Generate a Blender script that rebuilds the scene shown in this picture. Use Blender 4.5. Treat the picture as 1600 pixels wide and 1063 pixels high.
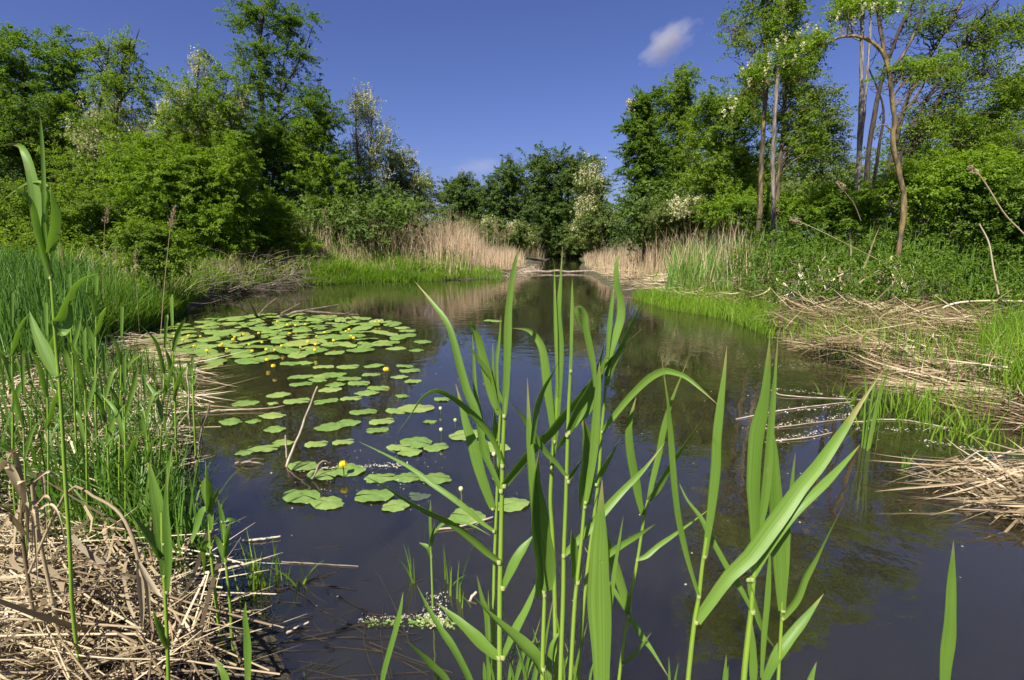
import bpy, math, random
import numpy as np
from mathutils import Vector

# ------------------------------------------------------------------ camera, sky, sun
for o in list(bpy.data.objects):
    bpy.data.objects.remove(o, do_unlink=True)
SC = bpy.context.scene
COL = SC.collection
CAMH = 1.4
PITCH = math.atan(156.5 / 800.0)
cam_d = bpy.data.cameras.new("camera")
cam_d.lens = 18.0
cam_d.sensor_width = 36.0
cam_d.sensor_fit = 'HORIZONTAL'
cam_d.clip_start = 0.05
cam_d.clip_end = 3000
cam = bpy.data.objects.new("camera", cam_d)
cam.location = (0, 0, CAMH)
cam.rotation_euler = (math.pi / 2 - PITCH, 0, 0)
COL.objects.link(cam)
SC.camera = cam

SUN = np.array([-0.30, -0.60, 0.80])
SUN = SUN / np.linalg.norm(SUN)
EL = math.asin(SUN[2])
AZ = math.atan2(SUN[0], SUN[1])

world = bpy.data.worlds.new("World")
SC.world = world
world.use_nodes = True
wn, wl = world.node_tree.nodes, world.node_tree.links
wn.clear()
sky = wn.new('ShaderNodeTexSky')
sky.sky_type = 'NISHITA'
sky.sun_disc = False
sky.sun_elevation = EL
sky.sun_rotation = AZ
sky.air_density = 1.0
sky.dust_density = 0.9
sky.ozone_density = 3.0
tint = wn.new('ShaderNodeMix')
tint.data_type = 'RGBA'
tint.blend_type = 'MULTIPLY'
tint.inputs[0].default_value = 1.0
tint.inputs[7].default_value = (0.56, 0.56, 0.90, 1)
bg = wn.new('ShaderNodeBackground')
bg.inputs['Strength'].default_value = 0.060
wo = wn.new('ShaderNodeOutputWorld')
wl.new(sky.outputs[0], tint.inputs[6])
wl.new(tint.outputs[2], bg.inputs[0])
wl.new(bg.outputs[0], wo.inputs[0])

sun_d = bpy.data.lights.new("sun", 'SUN')
sun_d.energy = 5.0
sun_d.angle = math.radians(0.5)
sun_d.color = (1.0, 0.95, 0.86)
sun = bpy.data.objects.new("sun", sun_d)
sun.rotation_euler = Vector((-SUN[0], -SUN[1], -SUN[2])).to_track_quat('-Z', 'Y').to_euler()
COL.objects.link(sun)

SC.view_settings.view_transform = 'Standard'
SC.view_settings.look = 'None'
SC.view_settings.exposure = 1.05
SC.view_settings.gamma = 1.0
SC.cycles.max_bounces = 6
SC.cycles.transparent_max_bounces = 4

rng = np.random.default_rng(7)
random.seed(7)
PI = math.pi

# ------------------------------------------------------------------ layout helpers
CP, SP = math.cos(PITCH), math.sin(PITCH)
CAM = np.array([0, 0, CAMH])
FWD = np.array([0, CP, -SP])


def ray(px, py):
    a = (px - 800) / 800.0
    b = (531.5 - py) / 800.0
    return np.array([a, CP + b * SP, -SP + b * CP])


def at(px, py, Y):
    r = ray(px, py)
    return CAM + r * (Y / r[1])


def gp(px, py, z=0.0):
    r = ray(px, py)
    return CAM + r * ((z - CAMH) / r[2])


def depth(p):
    return float(np.dot(np.asarray(p) - CAM, FWD))


def unit(v):
    v = np.asarray(v, float)
    return v / np.maximum(np.linalg.norm(v, axis=-1, keepdims=True), 1e-9)


def catmull(pts, n):
    P = np.asarray(pts, float)
    if len(P) == 2:
        t = np.linspace(0, 1, n)[:, None]
        return P[0] * (1 - t) + P[1] * t
    Q = np.vstack([2 * P[0] - P[1], P, 2 * P[-1] - P[-2]])
    m = len(P) - 1
    out = []
    for u in np.linspace(0, m, n):
        i = min(int(u), m - 1)
        t = u - i
        a, b, c, d = Q[i], Q[i + 1], Q[i + 2], Q[i + 3]
        out.append(0.5 * ((2 * b) + (-a + c) * t + (2 * a - 5 * b + 4 * c - d) * t * t + (-a + 3 * b - 3 * c + d) * t ** 3))
    return np.array(out)


# ------------------------------------------------------------------ object helpers
def mesh(name, V, F, rnd=None, uv=None, smooth=True):
    V = np.asarray(V, np.float32)
    F = np.asarray(F, np.int32)
    me = bpy.data.meshes.new(name)
    n, k = F.shape
    me.vertices.add(len(V))
    me.vertices.foreach_set('co', V.ravel())
    me.loops.add(n * k)
    me.loops.foreach_set('vertex_index', F.ravel())
    me.polygons.add(n)
    me.polygons.foreach_set('loop_start', np.arange(0, n * k, k, dtype=np.int32))
    me.polygons.foreach_set('loop_total', np.full(n, k, np.int32))
    me.polygons.foreach_set('use_smooth', np.full(n, smooth))
    if rnd is not None:
        a = me.attributes.new('rnd', 'FLOAT', 'FACE')
        a.data.foreach_set('value', np.asarray(rnd, np.float32))
    if uv is not None:
        u = me.uv_layers.new(name='UVMap')
        u.data.foreach_set('uv', np.asarray(uv, np.float32)[F.ravel()].ravel())
    me.update(calc_edges=True)
    return me


def obj(name, me, mat, parent=None, loc=None):
    o = bpy.data.objects.new(name, me)
    COL.objects.link(o)
    if mat is not None and not me.materials:
        me.materials.append(mat)
    if parent is not None:
        o.parent = parent
    if loc is not None:
        o.location = loc
    return o


def tag(o, label=None, cat=None, group=None, kind=None):
    if label:
        o['label'] = label
    if cat:
        o['category'] = cat
    if group:
        o['group'] = group
    if kind:
        o['kind'] = kind
    return o


def thing(name, loc, label, cat, group=None):
    o = bpy.data.objects.new(name, None)
    o.empty_display_size = 0.1
    COL.objects.link(o)
    o.location = loc
    return tag(o, label, cat, group)


def dup(root, loc, rotz=0.0, sc=1.0, label=None, group=None, tilt=(0, 0)):
    r = root.copy()
    COL.objects.link(r)
    r.location = loc
    r.rotation_euler = (tilt[0], tilt[1], rotz)
    r.scale = (sc, sc, sc) if not isinstance(sc, tuple) else sc
    if label:
        r['label'] = label
    if group:
        r['group'] = group
    for ch in list(root.children):
        c = ch.copy()
        COL.objects.link(c)
        c.parent = r
        for g in list(ch.children):
            d = g.copy()
            COL.objects.link(d)
            d.parent = c
    return r


class Acc:
    """collects quads of one mesh"""
    def __init__(self):
        self.V, self.F, self.R, self.U, self.n = [], [], [], [], 0

    def add(self, V, F, R=None, U=None):
        V = np.asarray(V, float).reshape(-1, 3)
        F = np.asarray(F, int).reshape(-1, 4)
        self.V.append(V)
        self.F.append(F + self.n)
        self.R.append(np.full(len(F), rng.random()) if R is None else np.asarray(R, float))
        self.U.append(np.zeros((len(V), 2)) if U is None else np.asarray(U, float))
        self.n += len(V)

    def mesh(self, name, off=None, smooth=True):
        V = np.vstack(self.V)
        if off is not None:
            V = V - np.asarray(off)
        return mesh(name, V, np.vstack(self.F), np.concatenate(self.R), np.vstack(self.U), smooth)


def tube(acc, path, rad, sides=6, R=None):
    P = np.asarray(path, float)
    n = len(P)
    rad = np.broadcast_to(np.asarray(rad, float), (n,))
    T = unit(np.gradient(P, axis=0))
    ref = np.array([0.0, 0.0, 1.0]) if abs(T[:, 2]).mean() < 0.8 else np.array([1.0, 0.0, 0.0])
    A = unit(np.cross(T, ref))
    B = np.cross(T, A)
    th = np.arange(sides) * 2 * PI / sides
    V = P[:, None, :] + rad[:, None, None] * (np.cos(th)[None, :, None] * A[:, None, :] + np.sin(th)[None, :, None] * B[:, None, :])
    L = np.r_[0, np.cumsum(np.linalg.norm(np.diff(P, axis=0), axis=1))]
    U = np.stack([np.broadcast_to(np.arange(sides) / sides, (n, sides)), np.broadcast_to(L[:, None], (n, sides))], -1)
    i, j = np.meshgrid(np.arange(n - 1), np.arange(sides), indexing='ij')
    a = i * sides + j
    b = i * sides + (j + 1) % sides
    F = np.stack([a, b, b + sides, a + sides], -1).reshape(-1, 4)
    acc.add(V.reshape(-1, 3), F, None if R is None else np.full(len(F), R), U.reshape(-1, 2))


def ribbons(acc, base, vert, lean, length, width, segs=4, droop=0.0, R=None, taper=1.6, basew=0.6, side=None):
    """many blades at once: base (N,3), vert (N,3) start direction, lean (N,3) bend direction"""
    N = len(base)
    t = np.linspace(0, 1, segs + 1)[None, :, None]
    L = np.broadcast_to(np.asarray(length, float), (N,))[:, None, None]
    dr = np.broadcast_to(np.asarray(droop, float), (N,))[:, None, None]
    C = base[:, None, :] + vert[:, None, :] * L * t + lean[:, None, :] * L * t ** 2
    C[..., 2] -= (dr * L * t ** 3)[..., 0]
    if side is None:
        th = rng.uniform(0, PI, N)
        S = np.stack([np.cos(th), np.sin(th), np.zeros(N)], -1)
    else:
        S = side
    tt = t[..., 0]
    W = np.broadcast_to(np.asarray(width, float), (N,))[:, None] * np.minimum(basew + 2.2 * tt, 1.0) * (1 - tt ** taper) * 0.5 + 0.0004
    V = np.stack([C - S[:, None, :] * W[..., None], C + S[:, None, :] * W[..., None]], 2)
    U = np.zeros((N, segs + 1, 2, 2))
    U[:, :, 1, 0] = 1
    U[..., 1] = (np.linspace(0, 1, segs + 1)[None, :] * L[:, :, 0])[..., None]
    k = np.arange(segs)
    f = np.stack([2 * k, 2 * k + 1, 2 * k + 3, 2 * k + 2], -1)
    F = (f[None] + (np.arange(N) * 2 * (segs + 1))[:, None, None]).reshape(-1, 4)
    if R is None:
        R = rng.random(N)
    acc.add(V.reshape(-1, 3), F, np.repeat(R, segs), U.reshape(-1, 2))


def leaves(acc, P, N, size, ratio=0.55, R=None):
    """leaf-shaped quads at P with normals N"""
    n = len(P)
    N = unit(N)
    D = unit(np.cross(N, rng.normal(size=(n, 3))))
    S = np.cross(N, D)
    L = size * rng.uniform(0.5, 1.5, n)[:, None]
    W = L * ratio * 0.5
    fold = N * L * 0.10
    V = np.stack([P - D * L * 0.5, P - D * L * 0.05 + S * W + fold, P + D * L * 0.5 - fold, P - D * L * 0.05 - S * W + fold], 1)
    F = np.arange(n * 4).reshape(n, 4)
    acc.add(V.reshape(-1, 3), F, rng.random(n) if R is None else R)


# ------------------------------------------------------------------ materials
def newmat(name):
    m = bpy.data.materials.new(name)
    m.use_nodes = True
    n, l = m.node_tree.nodes, m.node_tree.links
    n.clear()
    out = n.new('ShaderNodeOutputMaterial')
    return m, n, l, out


def ramp(n, cols):
    r = n.new('ShaderNodeValToRGB')
    e = r.color_ramp.elements
    while len(e) > 1:
        e.remove(e[-1])
    e[0].position = cols[0][0]
    e[0].color = (*cols[0][1], 1)
    for p, c in cols[1:]:
        x = e.new(p)
        x.color = (*c, 1)
    return r


def leafmat(name, cols, trans=(0.10, 0.24, 0.012), tmix=0.38, gloss=0.018, rough=0.6, nscale=0.9, stripes=0.0):
    """thin plant surface: diffuse + translucent + a little sheen; colour varies leaf by leaf and clump by clump"""
    m, n, l, out = newmat(name)
    at_ = n.new('ShaderNodeAttribute')
    at_.attribute_name = 'rnd'
    tc = n.new('ShaderNodeTexCoord')
    nz = n.new('ShaderNodeTexNoise')
    nz.inputs['Scale'].default_value = nscale
    nz.inputs['Detail'].default_value = 2
    l.new(tc.outputs['Object'], nz.inputs['Vector'])
    ma = n.new('ShaderNodeMath')
    ma.operation = 'MULTIPLY_ADD'
    ma.inputs[1].default_value = 0.55
    l.new(at_.outputs['Fac'], ma.inputs[0])
    mb = n.new('ShaderNodeMath')
    mb.operation = 'MULTIPLY_ADD'
    mb.inputs[1].default_value = 1.3
    mb.inputs[2].default_value = -0.42
    l.new(nz.outputs['Fac'], mb.inputs[0])
    l.new(mb.outputs[0], ma.inputs[2])
    fac = ma.outputs[0]
    r = ramp(n, cols)
    l.new(fac, r.inputs[0])
    colr = r.outputs[0]
    if stripes:
        uvn = n.new('ShaderNodeUVMap')
        mp = n.new('ShaderNodeMapping')
        mp.inputs['Scale'].default_value = (14, 1.2, 1)
        l.new(uvn.outputs[0], mp.inputs[0])
        n2 = n.new('ShaderNodeTexNoise')
        n2.inputs['Scale'].default_value = 1.6
        n2.inputs['Detail'].default_value = 3
        l.new(mp.outputs[0], n2.inputs['Vector'])
        rr = ramp(n, [(0.3, (1 - stripes,) * 3), (0.7, (1 + stripes * 0.6,) * 3)])
        l.new(n2.outputs['Fac'], rr.inputs[0])
        mx = n.new('ShaderNodeMix')
        mx.data_type = 'RGBA'
        mx.blend_type = 'MULTIPLY'
        mx.inputs[0].default_value = 1
        l.new(colr, mx.inputs[6])
        l.new(rr.outputs[0], mx.inputs[7])
        colr = mx.outputs[2]
    if name == 'reed leaf':
        ta = n.new('ShaderNodeAttribute')
        ta.attribute_name = 'tip'
        n3 = n.new('ShaderNodeTexNoise')
        n3.inputs['Scale'].default_value = 55
        n3.inputs['Detail'].default_value = 4
        l.new(tc.outputs['Object'], n3.inputs['Vector'])
        n4 = n.new('ShaderNodeTexNoise')
        n4.inputs['Scale'].default_value = 7
        l.new(tc.outputs['Object'], n4.inputs['Vector'])
        q1 = n.new('ShaderNodeMath')
        q1.operation = 'MULTIPLY_ADD'
        q1.inputs[1].default_value = 0.45
        l.new(n4.outputs['Fac'], q1.inputs[0])
        l.new(ta.outputs['Fac'], q1.inputs[2])
        q2 = n.new('ShaderNodeMapRange')
        q2.inputs[1].default_value = 1.08
        q2.inputs[2].default_value = 1.24
        l.new(q1.outputs[0], q2.inputs[0])
        q3 = n.new('ShaderNodeMapRange')
        q3.inputs[1].default_value = 0.66
        q3.inputs[2].default_value = 0.74
        q3.inputs[4].default_value = 0.55
        l.new(n3.outputs['Fac'], q3.inputs[0])
        q4 = n.new('ShaderNodeMath')
        q4.operation = 'MAXIMUM'
        l.new(q2.outputs[0], q4.inputs[0])
        l.new(q3.outputs[0], q4.inputs[1])
        mt_ = n.new('ShaderNodeMix')
        mt_.data_type = 'RGBA'
        l.new(q4.outputs[0], mt_.inputs[0])
        l.new(colr, mt_.inputs[6])
        mt_.inputs[7].default_value = (0.24, 0.22, 0.07, 1)
        colr = mt_.outputs[2]
    d = n.new('ShaderNodeBsdfDiffuse')
    l.new(colr, d.inputs[0])
    t = n.new('ShaderNodeBsdfTranslucent')
    mt = n.new('ShaderNodeMix')
    mt.data_type = 'RGBA'
    mt.inputs[0].default_value = 0.55
    mt.inputs[7].default_value = (*trans, 1)
    l.new(colr, mt.inputs[6])
    l.new(mt.outputs[2], t.inputs[0])
    ms = n.new('ShaderNodeMixShader')
    ms.inputs[0].default_value = tmix
    l.new(d.outputs[0], ms.inputs[1])
    l.new(t.outputs[0], ms.inputs[2])
    g = n.new('ShaderNodeBsdfGlossy')
    g.inputs['Roughness'].default_value = rough
    g.inputs[0].default_value = (0.9, 0.95, 0.9, 1)
    m2 = n.new('ShaderNodeMixShader')
    m2.inputs[0].default_value = gloss
    l.new(ms.outputs[0], m2.inputs[1])
    l.new(g.outputs[0], m2.inputs[2])
    l.new(m2.outputs[0], out.inputs[0])
    return m


def solidmat(name, cols, scale=8.0, rough=0.85, bump=0.3, stretch=(1, 1, 1), rmix=0.5, spec=0.25):
    m, n, l, out = newmat(name)
    tc = n.new('ShaderNodeTexCoord')
    mp = n.new('ShaderNodeMapping')
    mp.inputs['Scale'].default_value = stretch
    l.new(tc.outputs['Object'], mp.inputs[0])
    nz = n.new('ShaderNodeTexNoise')
    nz.inputs['Scale'].default_value = scale
    nz.inputs['Detail'].default_value = 6
    l.new(mp.outputs[0], nz.inputs['Vector'])
    at_ = n.new('ShaderNodeAttribute')
    at_.attribute_name = 'rnd'
    ma = n.new('ShaderNodeMath')
    ma.operation = 'MULTIPLY_ADD'
    ma.inputs[1].default_value = rmix
    l.new(at_.outputs['Fac'], ma.inputs[0])
    mb = n.new('ShaderNodeMath')
    mb.operation = 'MULTIPLY_ADD'
    mb.inputs[1].default_value = 1.4
    mb.inputs[2].default_value = -0.2 - rmix * 0.5
    l.new(nz.outputs['Fac'], mb.inputs[0])
    l.new(mb.outputs[0], ma.inputs[2])
    r = ramp(n, cols)
    l.new(ma.outputs[0], r.inputs[0])
    b = n.new('ShaderNodeBsdfPrincipled')
    b.inputs['Roughness'].default_value = rough
    b.inputs['Specular IOR Level'].default_value = spec
    l.new(r.outputs[0], b.inputs['Base Color'])
    if bump:
        bp = n.new('ShaderNodeBump')
        bp.inputs['Strength'].default_value = bump
        bp.inputs['Distance'].default_value = 0.05
        l.new(nz.outputs['Fac'], bp.inputs['Height'])
        l.new(bp.outputs[0], b.inputs['Normal'])
    l.new(b.outputs[0], out.inputs[0])
    return m


M = {}
M['leaf_dark'] = leafmat('leaf dark green', [(0.0, (0.050, 0.100, 0.006)), (0.5, (0.085, 0.155, 0.008)), (1.0, (0.15, 0.225, 0.012))], (0.23, 0.40, 0.006), tmix=0.5)
M['leaf_mid'] = leafmat('leaf mid green', [(0.0, (0.075, 0.130, 0.007)), (0.5, (0.125, 0.20, 0.010)), (1.0, (0.215, 0.29, 0.016))], (0.31, 0.48, 0.010), tmix=0.5)
M['leaf_bright'] = leafmat('leaf bright green', [(0.0, (0.075, 0.15, 0.006)), (0.5, (0.14, 0.235, 0.009)), (1.0, (0.24, 0.33, 0.014))], (0.34, 0.54, 0.008), tmix=0.5)
M['leaf_olive'] = leafmat('leaf olive', [(0.0, (0.075, 0.11, 0.018)), (0.5, (0.13, 0.18, 0.034)), (1.0, (0.23, 0.27, 0.08))], (0.25, 0.35, 0.045), tmix=0.42)
M['leaf_far'] = leafmat('leaf far', [(0.0, (0.050, 0.092, 0.016)), (0.5, (0.082, 0.136, 0.022)), (1.0, (0.13, 0.19, 0.034))], (0.19, 0.30, 0.02), tmix=0.42, nscale=0.5)
M['blossom'] = leafmat('blossom cream', [(0.0, (0.36, 0.38, 0.15)), (0.5, (0.52, 0.51, 0.27)), (1.0, (0.68, 0.66, 0.43))], (0.6, 0.58, 0.32), tmix=0.35, gloss=0.0)
M['reed'] = leafmat('reed leaf', [(0.0, (0.075, 0.165, 0.020)), (0.5, (0.125, 0.225, 0.030)), (1.0, (0.175, 0.285, 0.045))], (0.20, 0.40, 0.012), tmix=0.30, gloss=0.022, rough=0.5, nscale=2.5, stripes=0.34)
M['reed_stem'] = leafmat('reed stem', [(0.0, (0.13, 0.24, 0.025)), (0.5, (0.20, 0.32, 0.035)), (1.0, (0.28, 0.38, 0.06))], (0.2, 0.4, 0.02), tmix=0.12, gloss=0.05, rough=0.35, nscale=5, stripes=0.2)
M['grass'] = leafmat('grass', [(0.0, (0.065, 0.14, 0.007)), (0.5, (0.125, 0.225, 0.010)), (1.0, (0.21, 0.32, 0.020))], (0.26, 0.46, 0.008), tmix=0.35, nscale=0.7)
M['sedge'] = leafmat('sedge', [(0.0, (0.035, 0.095, 0.012)), (0.5, (0.065, 0.15, 0.018)), (1.0, (0.12, 0.225, 0.028))], (0.14, 0.30, 0.012), tmix=0.3, nscale=0.7)
M['straw_brown'] = leafmat('brown straw', [(0.0, (0.055, 0.038, 0.020)), (0.3, (0.16, 0.11, 0.058)), (0.55, (0.32, 0.235, 0.13)), (0.8, (0.46, 0.37, 0.225)), (1.0, (0.58, 0.50, 0.35))], (0.40, 0.30, 0.15), tmix=0.15, gloss=0.02, nscale=1.2)
M['near_grass'] = leafmat('near grass', [(0.0, (0.040, 0.105, 0.010)), (0.5, (0.078, 0.165, 0.016)), (1.0, (0.14, 0.25, 0.028))], (0.17, 0.36, 0.010), tmix=0.34, gloss=0.03, rough=0.5, nscale=3.0)
M['straw'] = leafmat('straw', [(0.0, (0.07, 0.048, 0.026)), (0.3, (0.20, 0.145, 0.080)), (0.55, (0.40, 0.31, 0.18)), (0.8, (0.56, 0.47, 0.31)), (1.0, (0.66, 0.61, 0.50))], (0.45, 0.36, 0.18), tmix=0.15, gloss=0.03, nscale=1.2)
M['drystalk'] = leafmat('dry reed stalks', [(0.0, (0.30, 0.21, 0.12)), (0.5, (0.50, 0.37, 0.23)), (1.0, (0.64, 0.51, 0.35))], (0.55, 0.42, 0.24), tmix=0.25, gloss=0.02, nscale=0.5)
M['plume'] = leafmat('reed plume', [(0.0, (0.22, 0.165, 0.10)), (0.5, (0.36, 0.28, 0.17)), (1.0, (0.52, 0.42, 0.28))], (0.4, 0.3, 0.16), tmix=0.35, gloss=0.0)
M['pad'] = leafmat('lily pad', [(0.0, (0.10, 0.175, 0.034)), (0.45, (0.155, 0.235, 0.052)), (0.8, (0.21, 0.275, 0.070)), (0.93, (0.27, 0.27, 0.08)), (1.0, (0.22, 0.16, 0.06))], (0.2, 0.3, 0.05), tmix=0.04, gloss=0.10, rough=0.3, nscale=5)
M['pad_sunk'] = leafmat('sunken pad', [(0.0, (0.035, 0.055, 0.03)), (1.0, (0.07, 0.09, 0.055))], (0.05, 0.08, 0.04), tmix=0.05, gloss=0.05)
M['petal'] = leafmat('yellow petal', [(0.0, (0.82, 0.62, 0.01)), (1.0, (0.92, 0.78, 0.03))], (0.85, 0.68, 0.01), tmix=0.2, gloss=0.05)
M['bark_grey'] = solidmat('bark grey', [(0.3, (0.075, 0.062, 0.050)), (0.5, (0.18, 0.155, 0.125)), (0.7, (0.26, 0.23, 0.19)), (0.95, (0.33, 0.30, 0.25))], 9, bump=1.0, stretch=(4, 4, 0.4), rmix=0.2)
M['bark_dark'] = solidmat('bark dark', [(0.2, (0.030, 0.022, 0.016)), (0.6, (0.075, 0.058, 0.042)), (0.9, (0.13, 0.105, 0.08))], 9, bump=0.8, stretch=(3, 3, 0.6))
M['bark_lichen'] = solidmat('bark lichen', [(0.25, (0.040, 0.032, 0.024)), (0.48, (0.10, 0.078, 0.048)), (0.66, (0.19, 0.135, 0.050)), (0.9, (0.27, 0.21, 0.09))], 5, bump=1.0, stretch=(2.5, 2.5, 0.7), rmix=0.25)
M['twig'] = solidmat('twig', [(0.2, (0.06, 0.045, 0.035)), (0.6, (0.15, 0.115, 0.085)), (0.9, (0.26, 0.21, 0.165))], 12, bump=0.3)
M['palewood'] = solidmat('pale wood', [(0.2, (0.24, 0.19, 0.13)), (0.6, (0.42, 0.35, 0.26)), (0.9, (0.55, 0.48, 0.38))], 14, bump=0.2)
M['fluff'] = solidmat('pale fluff', [(0.2, (0.26, 0.23, 0.15)), (0.7, (0.48, 0.45, 0.36))], 20, bump=0)
M['bud'] = solidmat('flower bud', [(0.2, (0.30, 0.36, 0.10)), (0.7, (0.55, 0.56, 0.28))], 20, bump=0)
M['darkstalk'] = solidmat('lily stalk', [(0.2, (0.04, 0.045, 0.02)), (0.7, (0.09, 0.10, 0.04))], 20, bump=0)

# ------------------------------------------------------------------ terrain and water
SHORE_PX = [(420, 1000), (350, 950), (275, 850), (285, 770), (296, 700), (240, 650), (170, 610), (120, 575), (150, 540), (225, 515),
            (275, 496), (305, 480), (335, 467), (400, 456), (470, 447), (560, 441), (700, 438), (790, 434), (828, 427), (822, 418), (850, 408),
            (868, 402), (903, 402), (910, 410), (906, 420), (945, 443), (985, 462), (1040, 480), (1130, 493), (1205, 520), (1285, 560),
            (1400, 586), (1500, 606), (1560, 642), (1640, 690), (1760, 760)]
POLY = [(-0.3, 0.75), (-0.72, 1.35)] + [tuple(gp(*p)[:2]) for p in SHORE_PX] + [(4.2, 1.6), (3.0, 0.7), (1.0, 0.55)]
POLY = np.array(POLY)


def sdist(X, Y):
    """distance to the shore line, positive on land"""
    X = np.asarray(X, float)
    Y = np.asarray(Y, float)
    best = np.full(X.shape, 1e9)
    inside = np.zeros(X.shape, bool)
    n = len(POLY)
    for i in range(n):
        ax, ay = POLY[i]
        bx, by = POLY[(i + 1) % n]
        dx, dy = bx - ax, by - ay
        t = np.clip(((X - ax) * dx + (Y - ay) * dy) / (dx * dx + dy * dy + 1e-12), 0, 1)
        best = np.minimum(best, np.hypot(X - ax - t * dx, Y - ay - t * dy))
        c = ((ay > Y) != (by > Y)) & (X < (bx - ax) * (Y - ay) / (by - ay + 1e-12) + ax)
        inside ^= c
    return np.where(inside, -best, best)


def sm(x, a, b):
    t = np.clip((x - a) / (b - a), 0, 1)
    return t * t * (3 - 2 * t)


def hnoise(X, Y):
    return (0.5 * np.sin(X * 0.9 + 1.3 * np.sin(Y * 0.7)) * np.sin(Y * 1.1 + 0.5) + 0.3 * np.sin(X * 2.3 + 2) * np.sin(Y * 2.7 + 1.7 * np.sin(X)) + 0.2 * np.sin(X * 5.1) * np.sin(Y * 4.7 + 1))


def ground(X, Y):
    X = np.asarray(X, float)
    Y = np.asarray(Y, float)
    d = sdist(X, Y)
    left = sm(-X, 1.5, 4.0) * sm(Y, 4.0, 6.5) * (1 - sm(X, -6, -3.5) * sm(Y, 14, 16))
    right = sm(X, 2.0, 4.0) * sm(Y, 8.6, 11) * (1 - sm(Y, 13, 18))
    flat = sm(X, 1.5, 3.0)
    hm = 0.22 - 0.08 * flat + 0.50 * left + 0.55 * right
    land = 0.03 + (hm - 0.55 * right) * (1 - np.exp(-np.maximum(d, 0) / 0.9)) + 0.55 * right * sm(d, 0.4, 2.5) + 0.07 * hnoise(X, Y) * sm(d, 0.1, 1.2)
    land += 0.5 * sm(d, 10, 40)
    wet = -0.55 * (1 - np.exp(np.minimum(d, 0) / 0.7)) + 0.03
    return np.where(d > 0, land, wet)


def hz(x, y):
    return float(ground(np.array([x]), np.array([y]))[0])


def grow(a, b, n, p):
    t = np.linspace(-1, 1, n)
    return a + (b - a) * 0.5 * (1 + np.sign(t) * np.abs(t) ** p)


gx = np.concatenate([-np.geomspace(400, 16, 30), np.linspace(-15.5, 15.5, 190), np.geomspace(16, 400, 30)])
gy = np.concatenate([-np.geomspace(60, 1, 14), np.linspace(-0.8, 12, 130), np.geomspace(12.15, 600, 110)])
GX, GY = np.meshgrid(gx, gy, indexing='ij')
GZ = ground(GX, GY)
nx, ny = GX.shape
i, j = np.meshgrid(np.arange(nx - 1), np.arange(ny - 1), indexing='ij')
a = i * ny + j
GF = np.stack([a, a + ny, a + ny + 1, a + 1], -1).reshape(-1, 4)
m, n, l, out = newmat('ground')
tc = n.new('ShaderNodeTexCoord')
nz = n.new('ShaderNodeTexNoise')
nz.inputs['Scale'].default_value = 1.1
nz.inputs['Detail'].default_value = 8
l.new(tc.outputs['Object'], nz.inputs['Vector'])
r1 = ramp(n, [(0.3, (0.030, 0.022, 0.014)), (0.5, (0.060, 0.050, 0.026)), (0.62, (0.055, 0.075, 0.02)), (0.8, (0.10, 0.085, 0.045))])
l.new(nz.outputs['Fac'], r1.inputs[0])
b = n.new('ShaderNodeBsdfPrincipled')
b.inputs['Roughness'].default_value = 0.95
l.new(r1.outputs[0], b.inputs['Base Color'])
nz2 = n.new('ShaderNodeTexNoise')
nz2.inputs['Scale'].default_value = 14
nz2.inputs['Detail'].default_value = 6
l.new(tc.outputs['Object'], nz2.inputs['Vector'])
bp = n.new('ShaderNodeBump')
bp.inputs['Distance'].default_value = 0.05
l.new(nz2.outputs['Fac'], bp.inputs['Height'])
l.new(bp.outputs[0], b.inputs['Normal'])
l.new(b.outputs[0], out.inputs[0])
M['ground'] = m
tag(obj('ground', mesh('ground', np.stack([GX, GY, GZ], -1).reshape(-1, 3), GF), M['ground']), kind='structure')

m, n, l, out = newmat('pond water')
tc = n.new('ShaderNodeTexCoord')
b = n.new('ShaderNodeBsdfPrincipled')
b.inputs['Roughness'].default_value = 0.015
b.inputs['IOR'].default_value = 2.45
b.inputs['Specular Tint'].default_value = (1.0, 0.95, 0.80, 1)
b.inputs['Subsurface Weight'].default_value = 1.0
b.inputs['Subsurface Radius'].default_value = (1.0, 0.9, 0.7)
b.inputs['Subsurface Scale'].default_value = 2.5
nzc = n.new('ShaderNodeTexNoise')
nzc.inputs['Scale'].default_value = 0.8
nzc.inputs['Detail'].default_value = 4
l.new(tc.outputs['Object'], nzc.inputs['Vector'])
rc = ramp(n, [(0.35, (0.021, 0.019, 0.0105)), (0.7, (0.033, 0.027, 0.0135))])
l.new(nzc.outputs['Fac'], rc.inputs[0])
l.new(rc.outputs[0], b.inputs['Base Color'])
n1 = n.new('ShaderNodeTexNoise')
n1.inputs['Scale'].default_value = 5.0
n1.inputs['Detail'].default_value = 3
n1.inputs['Roughness'].default_value = 0.45
l.new(tc.outputs['Object'], n1.inputs['Vector'])
n2 = n.new('ShaderNodeTexNoise')
n2.inputs['Scale'].default_value = 0.45
n2.inputs['Detail'].default_value = 1
l.new(tc.outputs['Object'], n2.inputs['Vector'])
rp = n.new('ShaderNodeMapRange')
rp.inputs[1].default_value = 0.42
rp.inputs[2].default_value = 0.66
rp.inputs[3].default_value = 0.15
rp.inputs[4].default_value = 1.0
l.new(n2.outputs['Fac'], rp.inputs[0])
mu = n.new('ShaderNodeMath')
mu.operation = 'MULTIPLY'
l.new(n1.outputs['Fac'], mu.inputs[0])
l.new(rp.outputs[0], mu.inputs[1])
bp = n.new('ShaderNodeBump')
bp.inputs['Strength'].default_value = 1.0
bp.inputs['Distance'].default_value = 0.008
l.new(mu.outputs[0], bp.inputs['Height'])
l.new(bp.outputs[0], b.inputs['Normal'])
l.new(b.outputs[0], out.inputs[0])
M['water'] = m
wx, wy = np.meshgrid(np.linspace(-14, 16, 16), np.linspace(-1, 50, 26), indexing='ij')
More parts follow.
